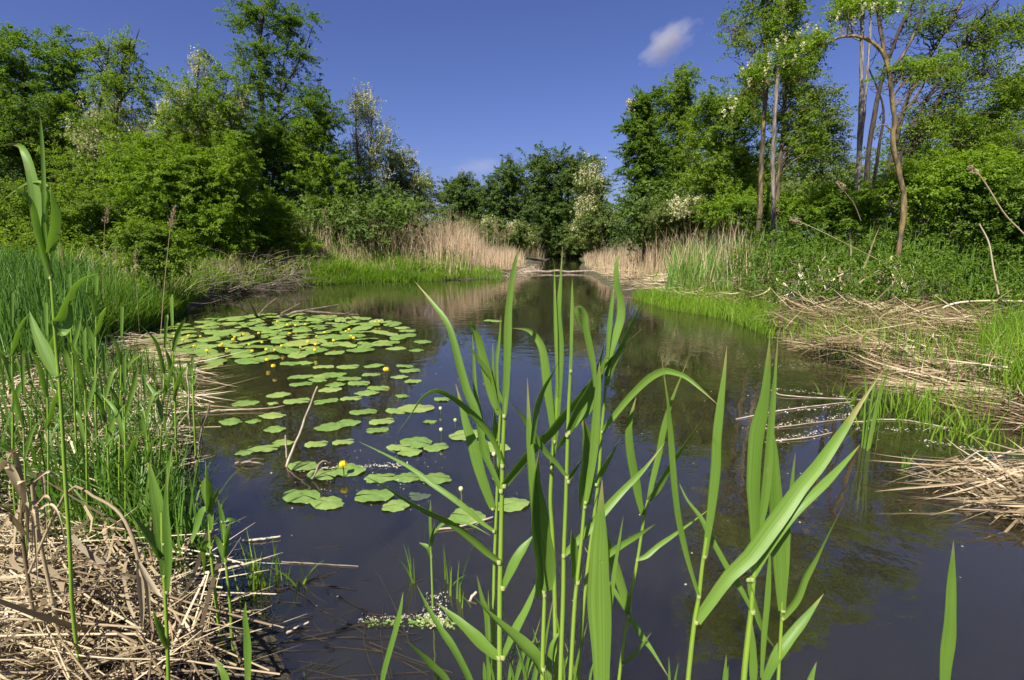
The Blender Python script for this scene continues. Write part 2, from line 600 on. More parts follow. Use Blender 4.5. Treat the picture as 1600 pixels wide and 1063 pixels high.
k, q = np.meshgrid(np.arange(15), np.arange(25), indexing='ij')
a = k * 26 + q
tag(obj('water', mesh('water', np.stack([wx, wy, wx * 0], -1).reshape(-1, 3), np.stack([a, a + 26, a + 27, a + 1], -1).reshape(-1, 4)), M['water']), kind='structure')


# ------------------------------------------------------------------ trees and shrubs
def blob_points(blobs, Y, n, shell=0.5, sprays=True):
    """points spread through a crown given as ellipsoids (px, py, rx, ry[, dY]); sizes are turned into metres at depth Y.
    Each ellipsoid is broken into uneven sprays, so the outline is ragged and gaps stay open between them"""
    ar = np.array([bb[2] * bb[3] for bb in blobs], float)
    cnt = np.maximum(2, np.round(n * ar / ar.sum()).astype(int))
    P, O = [], []
    for bb, c in zip(blobs, cnt):
        dY = bb[4] if len(bb) > 4 else 0.0
        C = at(bb[0], bb[1], Y + dY)
        s = depth(C) / 800.0
        rad = np.array([bb[2] * s, 0.5 * (bb[2] + min(bb[2], bb[3])) * s * 0.9, bb[3] * s])
        u = unit(rng.normal(size=(c, 3)))
        if not sprays:
            P.append(C + u * rng.random(c)[:, None] ** shell * rad)
            O.append(u)
            continue
        k = max(5, c // 7)
        su = unit(rng.normal(size=(k, 3)))
        sr = rng.uniform(0.25, 1.12, (k, 1))
        sc_ = rng.uniform(0.16, 0.42, (k, 1))
        ax = unit(su * np.array([1, 1, 0.5]) + rng.normal(size=(k, 3)) * 0.35 - np.array([0, 0, 0.15]))
        w = (sc_[:, 0] ** 1.6)
        own = rng.choice(k, c, p=w / w.sum())
        loc = rng.normal(size=(c, 3)) * 0.42 * np.array([1, 1, 0.65]) + ax[own] * rng.uniform(-1, 1, (c, 1))
        off = su[own] * sr[own] + loc * sc_[own]
        fill = rng.random(c) < 0.34
        fo = unit(rng.normal(size=(c, 3)))
        off[fill] = (fo * rng.random(c)[:, None] ** 0.5 * 0.95)[fill]
        P.append(C + off * rad)
        O.append(unit(off + 1e-6))
    return np.vstack(P), np.vstack(O)


def leaf_cloud(acc, P, O, per, cs, size, ratio=0.55, up=0.75, flat=0.6):
    n = len(P)
    sc_ = cs * rng.uniform(0.6, 1.35, (n, 1, 1))
    ax = unit(O * np.array([1, 1, 0.6]) + rng.normal(size=(n, 3)) * 0.55 + np.array([0, 0, 0.12]))
    tl = rng.random((n, per, 1))
    off = unit(rng.normal(size=(n, per, 3))) * rng.random((n, per, 1)) ** 0.5 * (1.15 - 0.75 * tl) * sc_ * np.array([1, 1, flat])
    off = off + ax[:, None, :] * (tl * 3.6 - 1.3) * sc_ - np.array([0, 0, 0.55]) * tl ** 2 * sc_
    pts = (P[:, None, :] + off).reshape(-1, 3)
    nrm = rng.normal(size=(n, per, 3)) * 0.6 + np.array([0, 0, up]) + O[:, None, :] * 0.35
    leaves(acc, pts, nrm.reshape(-1, 3), size, ratio)


def racemes(acc, P, drop, size, per):
    n = len(P)
    t = rng.random((n, per, 1))
    off = rng.normal(size=(n, per, 3)) * drop * 0.16 * (1.15 - t) + t * np.array([0, 0, -drop])
    pts = (P[:, None, :] + off).reshape(-1, 3)
    leaves(acc, pts, rng.normal(size=(n * per, 3)), size, 0.8)


def tree(name, label, cat, Y, trunks, blobs, nclump=120, per=60, cs=0.30, size=0.085, mat='leaf_mid', bark='bark_dark', limbs=(),
         blossom=None, nbr=60, group=None, up=0.75, flat=0.6, brad=0.016, shell=0.5, ratio=0.55, bdrop=0.14, bsize=0.05, bper=7, bn=150, twigs=None, dens=1.0):
    """trunks/limbs: (points in px, base width px, top width px); points may carry a depth offset as third value"""
    b0 = trunks[0][0][0]
    base = at(b0[0], b0[1], Y)
    base[2] = hz(base[0], base[1]) - 0.05
    root = thing(name, tuple(base), label, cat, group)
    acc = Acc()
    spine = []
    for kk, (pts, w0, w1) in enumerate(list(trunks) + list(limbs)):
        P = np.array([at(p[0], p[1], Y + (p[2] if len(p) > 2 else 0)) for p in pts])
        if kk < len(trunks):
            z0 = hz(P[0][0], P[0][1]) - 0.1
            if P[0][2] > z0 + 0.05:
                P = np.vstack([[P[0][0], P[0][1], z0], P])
        P = catmull(P, max(10, 4 * len(P)))
        s = depth(P.mean(0)) / 800.0
        rad = np.linspace(w0, w1, len(P)) * s * 0.43
        rad *= 1 + 0.08 * np.sin(np.arange(len(P)) * 1.7 + kk)
        P[1:-1] += rng.normal(size=(len(P) - 2, 3)) * rad[1:-1, None] * 0.14
        tube(acc, P, rad, 9 if w0 > 6 else 6, R=rng.random())
        spine.append(np.hstack([P, rad[:, None]]))
    S = np.vstack(spine)
    CPt, CO = blob_points(blobs, Y, int(nclump * 3.9 * dens), shell)
    top = S[:, 2].max()
    for q in rng.permutation(len(CPt))[:nbr]:
        c = CPt[q]
        dh = np.hypot(S[:, 0] - c[0], S[:, 1] - c[1])
        cost = np.abs(S[:, 2] - (c[2] - 0.55 * dh - 0.2)) + 0.7 * dh
        s0 = S[np.argmin(cost)]
        a_, m_ = s0[:3], s0[:3] * 0.5 + c * 0.5
        m_ = m_ + np.array([0, 0, 0.12 * np.linalg.norm(c - a_)]) + rng.normal(size=3) * 0.08
        P = catmull([a_, m_, c], 7)
        P[1:-1] += rng.normal(size=(5, 3)) * 0.03
        tube(acc, P, np.linspace(min(brad, s0[3] * 0.7), 0.004, 7), 4, R=rng.random())
    if twigs:
        TP, TO = blob_points(twigs[0], Y, twigs[1], 0.6)
        for c in TP:
            dd = np.linalg.norm(S[:, :3] - c, axis=1) + np.where(S[:, 2] > c[2], 3, 0)
            s0 = S[np.argmin(dd)]
            P = catmull([s0[:3], s0[:3] * 0.45 + c * 0.55 + rng.normal(size=3) * 0.1 + np.array([0, 0, -0.1]), c], 6)
            tube(acc, P, np.linspace(0.011, 0.004, 6), 4, R=rng.random())
    obj('trunk', acc.mesh('trunk', base), M[bark], root)
    la = Acc()
    leaf_cloud(la, CPt, CO, int(per * 1.25), cs * 0.62, size * 0.72, ratio, up, flat)
    obj('crown', la.mesh('crown', base, smooth=False), M[mat], root)
    if blossom:
        BP, BO = blob_points(blossom, Y, int(bn * 3.6), 0.4)
        ba = Acc()
        racemes(ba, BP, bdrop, bsize * 0.75, bper)
        o = obj('blossom', ba.mesh('blossom', base, smooth=False), M['blossom'], root)
        o['kind'] = 'stuff'
    return root


# --- left bank
tree('broadleaf_tree', 'dense dark green tree at the far left edge with rounded leafy top', 'tree', 16.5,
     [([(40, 385), (45, 280), (40, 180), (35, 90)], 16, 5), ([(75, 385, .4), (85, 250), (100, 120)], 10, 3)],
     [(-60, 140, 90, 90), (20, 110, 65, 50), (85, 90, 42, 40), (60, 175, 65, 45), (105, 140, 36, 45), (0, 230, 80, 55), (80, 250, 55, 40, .5), (20, 310, 70, 45, .4)],
     nclump=330, per=75, cs=0.26, size=0.085, mat='leaf_dark', nbr=80)
tree('acacia_tree', 'thin tree with sparse upswept top branches and white blossom lower down, left bank', 'tree', 16.0,
     [([(142, 390), (146, 300), (150, 200), (165, 120), (170, 70)], 8, 2), ([(182, 380, .3), (181, 280), (183, 180), (190, 110), (205, 60)], 6, 2)],
     [(180, 125, 45, 35), (195, 75, 26, 28), (160, 75, 22, 25), (215, 140, 25, 22), (165, 190, 65, 42), (150, 260, 65, 45), (220, 240, 45, 40)],
     nclump=190, per=42, cs=0.24, size=0.075, mat='leaf_mid', nbr=110,
     limbs=[([(183, 150), (200, 105), (213, 60), (218, 45)], 3, 1), ([(165, 120), (150, 80), (143, 55)], 3, 1), ([(186, 160), (215, 125), (228, 120)], 3, 1)],
     blossom=[(170, 165, 45, 28), (140, 215, 45, 32), (175, 225, 40, 25), (225, 200, 25, 20)], bn=260, bsize=0.055)
tree('acacia_tree', 'blossoming tree with cream flower clusters left of the tall dark tree', 'tree', 19.0,
     [([(312, 390), (313, 250), (308, 150), (312, 85)], 8, 2), ([(345, 390, .5), (340, 250), (350, 150)], 6, 2)],
     [(305, 180, 55, 60), (355, 150, 35, 45), (350, 220, 45, 50), (270, 210, 35, 45), (310, 265, 65, 40)],
     nclump=230, per=55, cs=0.27, size=0.085, mat='leaf_mid', nbr=80,
     blossom=[(290, 150, 28, 30), (310, 195, 45, 22), (345, 180, 38, 25), (262, 180, 22, 30), (312, 100, 20, 22), (375, 160, 14, 30)], bn=420, bsize=0.065,
     twigs=([(312, 95, 25, 20)], 25))
tree('tall_tree', 'tallest tree of the left bank with airy top rising to the upper edge', 'tree', 21,
     [([(415, 385), (412, 260), (410, 150), (405, 70), (415, 5), (418, -25)], 13, 2), ([(422, 385, .4), (428, 260), (440, 120), (455, 50)], 7, 2)],
     [(420, 20, 45, 28), (385, 35, 28, 28), (465, 35, 35, 28), (390, 85, 38, 22), (455, 85, 45, 22), (415, 130, 50, 35), (475, 160, 50, 40), (420, 195, 48, 42),
      (505, 185, 40, 34), (450, 240, 60, 40), (405, 260, 35, 50), (470, 300, 55, 38), (425, 330, 55, 40)],
     nclump=420, per=52, cs=0.24, size=0.085, mat='leaf_dark', nbr=170, brad=0.02, shell=0.6,
     limbs=[([(410, 150), (385, 95), (365, 60)], 4, 1), ([(432, 160), (470, 90), (490, 40)], 4, 1), ([(412, 210), (470, 165), (520, 170)], 5, 1)])
tree('leafy_tree', 'bright green tree to the right of the tall dark tree, cream blossom inside', 'tree', 21,
     [([(498, 385), (500, 300), (492, 200)], 7, 2)],
     [(490, 245, 45, 50), (520, 275, 32, 50), (475, 310, 45, 40), (520, 330, 30, 30), (500, 200, 35, 25)],
     nclump=170, per=60, cs=0.25, size=0.085, mat='leaf_bright', nbr=45, blossom=[(480, 205, 22, 22), (465, 250, 18, 25), (490, 330, 15, 12)], bn=80, bsize=0.06)
tree('acacia_tree', 'slender pale tree thick with cream blossom and bare twigs at its top', 'tree', 24,
     [([(562, 380), (562, 280), (556, 200), (555, 150)], 6, 2), ([(580, 380, .3), (578, 260), (582, 180)], 5, 1.5)],
     [(570, 175, 30, 38), (590, 230, 26, 45), (558, 255, 26, 50), (575, 300, 38, 35)],
     nclump=150, per=24, cs=0.26, size=0.085, mat='leaf_olive', nbr=110, dens=0.6, bark='bark_grey',
     blossom=[(572, 165, 27, 30), (590, 215, 24, 38), (560, 230, 22, 45), (580, 275, 30, 30)], bn=420, bsize=0.065, twigs=([(562, 150, 30, 28)], 40))
tree('acacia_tree', 'lower blossom tree at the right end of the left bank trees', 'tree', 26.0,
     [([(628, 370), (628, 300), (625, 240)], 5, 2), ([(650, 370, .5), (652, 300), (655, 265)], 4, 1.5)],
     [(625, 265, 26, 36), (658, 295, 30, 30), (610, 310, 25, 28), (645, 325, 40, 20)],
     nclump=170, per=40, cs=0.30, size=0.10, mat='leaf_olive', nbr=60,
     blossom=[(628, 250, 22, 24), (655, 285, 25, 22), (612, 290, 18, 25), (665, 310, 18, 15)], bn=260, bsize=0.075)

def shrub(label, Y, px, py, rx, ry, mat, ncl, extra=(), group=None, size=0.075, per=60, name='shrub', blossom=None, bn=40, cs=0.22):
    bl = [(px, py, rx, ry)] + list(extra)
    st = [([(px + dx * 0.25, py + ry * 0.95), (px + dx * 0.6, py + ry * 0.2), (px + dx, py - ry * 0.5)], 3.5, 1) for dx in (-rx * 0.5, 0, rx * 0.5)]
    return tree(name, label, 'shrub', Y, st, bl, nclump=ncl, per=per, cs=cs, size=size, mat=mat, nbr=30, group=group, brad=0.008, blossom=blossom, bn=bn, bsize=0.055, shell=0.45)


shrub('broad bright green shrub in the middle of the left bank thicket', 15.0, 250, 300, 75, 85, 'leaf_bright', 330, [(220, 245, 40, 30), (290, 260, 35, 35), (230, 370, 75, 35)])
shrub('bright shrub to the right of the broad one, below the blossoming tree', 15.5, 345, 310, 55, 80, 'leaf_bright', 260, [(370, 260, 28, 40), (350, 372, 55, 30)])
shrub('shaded shrub under the far left tree', 14.5, 60, 340, 75, 55, 'leaf_mid', 230, [(-20, 350, 60, 50), (50, 390, 80, 35)])
shrub('green shrub between the thin sparse tree and the reed bank on the left', 14.5, 150, 340, 55, 50, 'leaf_mid', 200, [(140, 385, 60, 30)])
shrub('low leafy shrub on the left bank under the tall dark tree', 17.0, 420, 345, 45, 38, 'leaf_bright', 170, [(430, 375, 50, 22)])
shrub('rounded shrub below the bright tree with blossom, left bank', 20.5, 505, 345, 42, 34, 'leaf_bright', 150, [(500, 372, 45, 20)])
shrub('small bush leaning out over the pond at the left bank edge', 9.2, 245, 385, 42, 34, 'leaf_mid', 100, size=0.06)
shrub('pale olive bush among the dry reeds below the slender blossom tree', 21.0, 600, 335, 38, 22, 'leaf_bright', 70)

# --- far end of the pond
tree('round_tree', 'rounded green tree at the left of the far group', 'tree', 40, [([(722, 362), (722, 310)], 5, 3)],
     [(715, 305, 28, 34), (745, 315, 24, 30), (722, 340, 38, 22)], nclump=150, per=60, cs=0.5, size=0.17, mat='leaf_far', nbr=15, brad=0.03)
tree('tall_tree', 'tree in the far group with thin bare twigs above its crown', 'tree', 37, [([(795, 380), (795, 310), (798, 250)], 6, 2)],
     [(795, 280, 26, 28), (785, 320, 30, 36), (815, 330, 22, 36), (800, 360, 35, 18)], nclump=170, per=60, cs=0.45, size=0.16, mat='leaf_far', nbr=20, brad=0.03,
     twigs=([(800, 250, 16, 20)], 40))
tree('broad_tree', 'large dark rounded tree standing over the far end of the channel', 'tree', 40.5,
     [([(880, 395), (875, 330), (870, 260)], 12, 3), ([(892, 395), (900, 340)], 8, 3)],
     [(870, 270, 42, 40), (845, 300, 30, 42), (895, 300, 36, 42), (870, 345, 50, 40), (890, 372, 40, 24), (862, 385, 30, 14), (905, 388, 26, 14), (905, 268, 22, 22)], nclump=300, per=70, cs=0.5, size=0.18, mat='leaf_far', nbr=30, brad=0.04,
     twigs=([(868, 240, 34, 20), (895, 250, 20, 18)], 90))
tree('blossom_tree', 'cream blossoming tree right of the large dark far tree', 'tree', 30, [([(935, 385), (932, 320), (925, 280)], 5, 2)],
     [(925, 290, 26, 34), (935, 335, 32, 30), (920, 365, 36, 16)], nclump=140, per=45, cs=0.36, size=0.13, mat='leaf_olive', nbr=20,
     blossom=[(925, 275, 24, 24), (918, 320, 24, 30), (945, 345, 26, 22), (915, 360, 24, 12)], bn=420, bsize=0.10, bdrop=0.25)
tree('blossom_tree', 'small blossoming tree low in front of the far group', 'tree', 33, [([(808, 385), (808, 355)], 3, 2)],
     [(808, 362, 22, 16), (830, 372, 18, 12), (770, 350, 16, 12)], nclump=70, per=45, cs=0.36, size=0.13, mat='leaf_olive', nbr=10,
     blossom=[(808, 356, 20, 14), (830, 368, 14, 10), (765, 345, 14, 10)], bn=150, bsize=0.10, bdrop=0.25)

shrub('low added bush blocking the sky reflection at the far end of the channel', 43, 880, 391, 52, 12, 'leaf_far', 140, [(835, 388, 24, 10), (925, 390, 24, 10)], size=0.16, cs=0.4)  # added bush: keeps the bright sky reflection off the water at the channel end

# --- right bank
tree('alder_tree', 'dark layered conical tree at the water gap, first of the right bank', 'tree', 22,
     [([(1008, 362), (1008, 300), (1006, 200), (1008, 155)], 7, 2), ([(1025, 362, .5), (1026, 300), (1030, 220)], 5, 2)],
     [(1008, 165, 20, 22), (1000, 200, 28, 22), (1012, 235, 36, 22), (998, 265, 36, 18), (1018, 295, 40, 22), (1000, 325, 34, 18)],
     nclump=210, per=60, cs=0.30, size=0.11, mat='leaf_dark', nbr=60, flat=0.4, blossom=[(990, 160, 8, 14)], bn=18, bsize=0.08)
tree('ash_tree', 'airy bright tree behind the conical one with feathery top', 'tree', 24, [([(1062, 360), (1062, 260), (1060, 150)], 6, 2)],
     [(1060, 140, 30, 26), (1045, 180, 32, 30), (1075, 190, 28, 34), (1060, 240, 42, 40), (1060, 300, 46, 36)],
     nclump=220, per=52, cs=0.32, size=0.11, mat='leaf_mid', nbr=60)
tree('broad_tree', 'wide yellow green tree left of the lichen covered trunk', 'tree', 17,
     [([(1150, 340), (1150, 260), (1145, 170)], 8, 2)],
     [(1125, 170, 42, 36), (1160, 180, 40, 50), (1110, 225, 42, 40), (1160, 250, 48, 40), (1120, 285, 52, 34), (1180, 300, 40, 34), (1175, 130, 25, 30)],
     nclump=330, per=50, cs=0.28, size=0.09, mat='leaf_mid', nbr=110, dens=0.75, limbs=[([(1150, 240), (1190, 200), (1215, 190)], 3, 1)],
     blossom=[(1085, 318, 20, 18), (1060, 320, 18, 16), (1110, 330, 18, 10)], bn=90, bsize=0.07)
tree('lichen_tree', 'tree with upright trunk covered in yellow lichen and airy top', 'tree', 12.5,
     [([(1187, 335), (1190, 260), (1194, 180), (1198, 120), (1195, 50), (1190, -10), (1186, -120), (1184, -240)], 11, 2)],
     [(1170, 25, 35, 24), (1205, 50, 30, 30), (1150, 70, 22, 22), (1195, -10, 50, 25), (1165, -70, 35, 30), (1205, -110, 40, 40), (1180, -190, 35, 45), (1190, -260, 25, 35), (1235, 20, 28, 28), (1175, 120, 30, 25)],
     nclump=150, per=30, cs=0.20, size=0.065, mat='leaf_mid', bark='bark_lichen', nbr=110, dens=0.85,
     limbs=[([(1194, 150), (1210, 110), (1218, 80)], 5, 2), ([(1195, 110), (1175, 70), (1150, 45)], 3, 1), ([(1198, 90), (1180, 20), (1170, -20)], 3, 1)],
     twigs=([(1150, 50, 35, 25)], 40))
tree('bare_pole_tree', 'tall straight pale trunk with only a few leaves, in front of the lichen trunk', 'tree', 11.5,
     [([(1209, 372), (1207, 300), (1210, 200), (1217, 100), (1224, 10), (1228, -90), (1230, -200)], 10, 3)],
     [(1230, 5, 28, 22), (1215, 40, 20, 18), (1240, -90, 35, 35), (1228, -170, 35, 40), (1245, -230, 30, 30)], nclump=130, per=32, cs=0.18, size=0.06, mat='leaf_mid', bark='bark_grey', nbr=30)
tree('lichen_tree', 'brown trunk leaning close behind the pale straight trunk', 'tree', 12.8,
     [([(1213, 335), (1218, 260), (1226, 180), (1224, 110), (1228, 40)], 11, 4)],
     [(1240, 120, 36, 32), (1255, 180, 36, 34), (1250, 230, 36, 36), (1265, 80, 26, 24), (1235, 60, 24, 20)], nclump=190, per=36, cs=0.22, size=0.07, mat='leaf_mid', bark='bark_lichen', nbr=90, dens=0.55,
     twigs=([(1245, 150, 45, 80)], 60))
tree('forked_tree', 'pale grey trunk that forks high up, right of the blossoming bough', 'tree', 11.5,
     [([(1341, 350), (1342, 260), (1345, 160), (1347, 70), (1345, -10), (1340, -120), (1338, -250)], 11, 3), ([(1344, 230), (1352, 150), (1358, 80), (1362, 0), (1366, -100), (1372, -200)], 7, 2)],
     [(1345, -5, 35, 20), (1320, 20, 25, 20), (1325, -100, 40, 35), (1375, -130, 40, 40), (1345, -190, 45, 40), (1340, -270, 35, 35)], nclump=190, per=32, cs=0.18, size=0.06, mat='leaf_mid', bark='bark_grey', nbr=40)
acacia = tree('acacia_tree', 'crooked lichen covered trunk with dark bough reaching left, hung with white blossom', 'tree', 9.5,
     [([(1412, 330), (1405, 270), (1395, 225), (1397, 180), (1388, 110), (1378, 60), (1370, 0), (1372, -90), (1385, -190)], 11, 4)],
     [(1275, 62, 28, 18), (1235, 75, 28, 20), (1195, 100, 30, 18), (1170, 118, 22, 16), (1330, 15, 42, 16), (1385, 8, 35, 18), (1245, 105, 22, 14), (1405, 105, 35, 18), (1440, 110, 40, 22), (1150, 165, 14, 14), (1360, -60, 40, 22), (1400, -90, 45, 25), (1380, -150, 50, 30)],
     nclump=230, per=22, cs=0.13, dens=1.0, size=0.05, mat='leaf_bright', bark='bark_lichen', nbr=110, brad=0.008,
     limbs=[([(1386, 95), (1370, 72), (1345, 58), (1315, 58), (1290, 68), (1262, 82), (1225, 100), (1190, 115)], 7, 1.5), ([(1290, 66), (1270, 60), (1250, 70), (1215, 78)], 3, 1),
            ([(1390, 115), (1420, 70), (1440, 20), (1445, -10)], 6, 2), ([(1395, 205), (1380, 195), (1370, 200)], 3, 1)])
abase = np.array(acacia.location)
for q, (bx, by) in enumerate([(1172, 100), (1180, 112), (1190, 96), (1196, 112), (1203, 90), (1186, 128), (1172, 125), (1228, 58), (1236, 72), (1240, 92), (1225, 95), (1275, 45), (1282, 52), (1262, 40),
                              (1248, 52), (1140, 150), (1133, 172), (1146, 172), (1338, 8), (1344, 20), (1335, 30), (1350, 10), (1318, 14), (1375, 18), (1382, 12), (1395, 14), (1405, 8), (1310, 22),
                              (1365, 8), (1215, 66), (1255, 68), (1150, 158), (1205, 104), (1160, 112), (1212, 118), (1330, 45), (1268, 60), (1300, 30)]):
    c = at(bx, by - 6, 9.5 + rng.uniform(-0.5, 0.4))
    ba = Acc()
    racemes(ba, c[None, :], 0.16, 0.035, 26)
    obj('blossom', ba.mesh('blossom', abase, smooth=False), M['blossom'], acacia)
tree('willow_tree', 'spreading tree of many leaning dark stems fanning out to the right', 'tree', 13,
     [([(1365, 325), (1355, 260), (1372, 150), (1400, 60), (1430, -10), (1450, -120)], 12, 3), ([(1372, 325, .2), (1395, 240), (1420, 150), (1470, 60), (1510, -10), (1545, -110)], 11, 3),
      ([(1380, 325, .4), (1430, 220), (1470, 150), (1510, 60), (1560, 0)], 10, 3), ([(1385, 325, -.2), (1400, 260), (1440, 170), (1500, 80), (1560, 40), (1600, 15)], 10, 2),
      ([(1360, 325, .5), (1372, 240), (1380, 170), (1355, 100)], 8, 2)],
     [(1480, 110, 50, 30), (1540, 60, 50, 32), (1560, 120, 50, 36), (1500, 180, 60, 38), (1440, 200, 50, 38), (1570, 190, 40, 36), (1450, 30, 40, 24), (1590, 40, 40, 30), (1520, 250, 60, 36), (1450, -90, 55, 40), (1530, -80, 60, 40), (1480, -160, 50, 40)],
     nclump=380, per=30, cs=0.24, size=0.07, mat='leaf_mid', nbr=170, dens=1.0, limbs=[([(1430, 170), (1480, 130), (1530, 120)], 4, 1), ([(1400, 190), (1440, 140), (1450, 100)], 4, 1), ([(1380, 300), (1410, 270), (1450, 255)], 6, 2)],
     twigs=([(1470, 40, 80, 50), (1560, 30, 60, 40), (1430, 140, 60, 50), (1500, 120, 90, 70)], 330))
tree('ivy_tree', 'dark ivy clad trunk leaning right near the right edge', 'tree', 13.5,
     [([(1500, 330), (1520, 240), (1550, 190), (1580, 140), (1595, 120)], 12, 4)],
     [(1530, 215, 22, 22), (1552, 185, 18, 20), (1575, 155, 20, 20), (1590, 135, 18, 18), (1515, 250, 22, 25)], nclump=120, per=60, cs=0.17, size=0.065, mat='leaf_dark', nbr=20)
tree('feathery_tree', 'pale feathery tree far back at the right edge', 'tree', 22, [([(1580, 330), (1580, 250), (1575, 190)], 5, 2)],
     [(1570, 215, 35, 32), (1610, 230, 40, 40), (1585, 265, 50, 34)], nclump=150, per=38, cs=0.36, size=0.10, mat='leaf_olive', nbr=60)
tree('background_tree', 'soft green tree seen between the pale trunks', 'tree', 20, [([(1285, 340), (1285, 250), (1280, 160)], 6, 2)],
     [(1275, 160, 40, 40), (1295, 210, 40, 40), (1260, 240, 40, 36), (1310, 265, 40, 36), (1280, 300, 60, 30)], nclump=250, per=40, cs=0.32, size=0.10, mat='leaf_olive', nbr=90, dens=0.6)
tree('background_tree', 'green tree behind the fanning stems on the right', 'tree', 19, [([(1440, 340), (1445, 270), (1450, 200)], 6, 2)],
     [(1440, 230, 60, 40), (1500, 220, 50, 45), (1400, 270, 50, 40), (1480, 280, 60, 40), (1540, 270, 50, 40)], nclump=270, per=40, cs=0.32, size=0.10, mat='leaf_mid', nbr=70, dens=0.6)
shrub('leafy shrub with scattered white blossom below the fanning stems', 10.5, 1500, 285, 75, 45, 'leaf_bright', 230, [(1440, 300, 50, 34), (1570, 290, 55, 45)], blossom=[(1490, 285, 30, 25), (1440, 320, 30, 15)], bn=14)
shrub('rounded shrub at the foot of the pale forked trunk', 11.8, 1310, 325, 55, 30, 'leaf_bright', 130, blossom=[(1300, 335, 50, 15)], bn=8)
shrub('dark green shrub at the right edge of the picture', 9.5, 1610, 320, 50, 55, 'leaf_dark', 150)
shrub('yellow green shrub at the foot of the lichen trunk', 13.5, 1170, 330, 60, 26, 'leaf_bright', 130, blossom=[(1170, 330, 40, 14)], bn=12)
shrub('shrub with pale blossom at the foot of the conical tree', 19, 1065, 335, 45, 22, 'leaf_olive', 110, blossom=[(1065, 330, 40, 16)], bn=70)

# woodland behind, one mass
acc = Acc()
wood_blobs = []
for q in range(60):
    px = rng.uniform(-250, 590)
    wood_blobs.append((px, 300 + rng.uniform(-45, 40), 55, 50, rng.uniform(-3, 5)))
for q in range(60):
    px = rng.uniform(1040, 1900)
    wood_blobs.append((px, 290 + rng.uniform(-25, 40), 55, 45, rng.uniform(-3, 5)))
for q in range(40):
    px = rng.uniform(-250, 640)
    wood_blobs.append((px, 352 + rng.uniform(-22, 22), 50, 34, rng.uniform(-6, -4)))
for q in range(40):
    px = rng.uniform(1000, 1900)
    wood_blobs.append((px, 345 + rng.uniform(-22, 22), 50, 34, rng.uniform(-6, -3)))
for q in range(34):
    px = rng.uniform(-200, 530)
    wood_blobs.append((px, 235 + rng.uniform(-28, 30), 48, 40, rng.uniform(-2.5, 0)))
P_, O_ = blob_points(wood_blobs, 25, 6500, 0.4, False)
leaf_cloud(acc, P_, O_, 40, 0.5, 0.15)
P_, O_ = blob_points([(px, 362, 50, 22, rng.uniform(-2, 8)) for px in np.linspace(540, 1120, 34)], 52, 1100, 0.5, False)
leaf_cloud(acc, P_, O_, 40, 0.6, 0.2)
P_, O_ = blob_points([(px, 362, 30, 16, rng.uniform(-2, 2)) for px in list(np.linspace(940, 1130, 12)) + list(np.linspace(600, 760, 9))], 30, 420, 0.5, False)
leaf_cloud(acc, P_, O_, 40, 0.35, 0.13)
tag(obj('woodland', acc.mesh('woodland', smooth=False), M['leaf_far']), 'green woodland filling in behind the bank trees', 'woodland', kind='stuff')


# ------------------------------------------------------------------ ground cover
def land_pts(n, x0, x1, y0, y1, dmin, dmax, near=1.0):
    """random land points in a box whose distance to the shore lies in a range"""
    out_ = []
    tot = 0
    while tot < n:
        X = rng.uniform(x0, x1, n * 2)
        Y = y0 + (y1 - y0) * rng.random(n * 2) ** near
        d = sdist(X, Y)
        k_ = (d > dmin) & (d < dmax)
        P = np.stack([X[k_], Y[k_], ground(X[k_], Y[k_])], -1)
        if not len(P):
            break
        out_.append(P)
        tot += len(P)
    return np.vstack(out_)[:n]


def px_pts(n, poly, zoff=0.0):
    """random ground points inside a region outlined on the ground plane"""
    poly = np.array([gp(*p)[:2] for p in poly])
    lo, hi = poly.min(0), poly.max(0)
    res = []
    tot = 0
    while tot < n:
        X = rng.uniform(lo[0], hi[0], n * 3)
        Y = rng.uniform(lo[1], hi[1], n * 3)
        ins = np.zeros(len(X), bool)
        for q in range(len(poly)):
            ax, ay = poly[q]
            bx, by = poly[(q + 1) % len(poly)]
            ins ^= ((ay > Y) != (by > Y)) & (X < (bx - ax) * (Y - ay) / (by - ay + 1e-12) + ax)
        P = np.stack([X[ins], Y[ins], np.maximum(ground(X[ins], Y[ins]), 0.0) + zoff], -1)
        res.append(P)
        tot += len(P)
    return np.vstack(res)[:n]


def blades(acc, P, h, w, lean=0.25, droop=0.15, segs=4, hvar=0.35, bias=(0, 0)):
    n = len(P)
    th = rng.uniform(0, 2 * PI, n)
    a_ = np.abs(rng.normal(size=n)) * lean
    ln = np.stack([np.cos(th) * a_ + bias[0], np.sin(th) * a_ + bias[1], np.zeros(n)], -1)
    v = np.stack([np.cos(th) * a_ * 0.4 + bias[0] * .4, np.sin(th) * a_ * 0.4 + bias[1] * .4, np.ones(n)], -1)
    L = h * rng.uniform(1 - hvar, 1 + hvar, n)
    ribbons(acc, P, v, ln, L, w * rng.uniform(0.7, 1.3, n), segs, droop * rng.random(n))


# undergrowth of broad leaves all over the land
acc = Acc()
P_ = land_pts(3600, -16, -1.5, 6, 22, 0.5, 16)
leaf_cloud(acc, P_ + np.array([0, 0, 1.1]) * rng.random((len(P_), 1)) * sm(sdist(P_[:, 0], P_[:, 1]), 1.5, 5)[:, None], np.tile([0, 0, 1.0], (len(P_), 1)), 14, 0.16, 0.07)
P_ = land_pts(3600, 1.5, 22, 6, 28, 0.9, 18)
leaf_cloud(acc, P_ + np.array([0, 0, 1.0]) * rng.random((len(P_), 1)) * sm(sdist(P_[:, 0], P_[:, 1]), 1.5, 5)[:, None], np.tile([0, 0, 1.0], (len(P_), 1)), 14, 0.16, 0.07)
tag(obj('undergrowth', acc.mesh('undergrowth', smooth=False), M['leaf_mid']), 'leafy undergrowth covering the banks below the trees', 'undergrowth', kind='stuff')

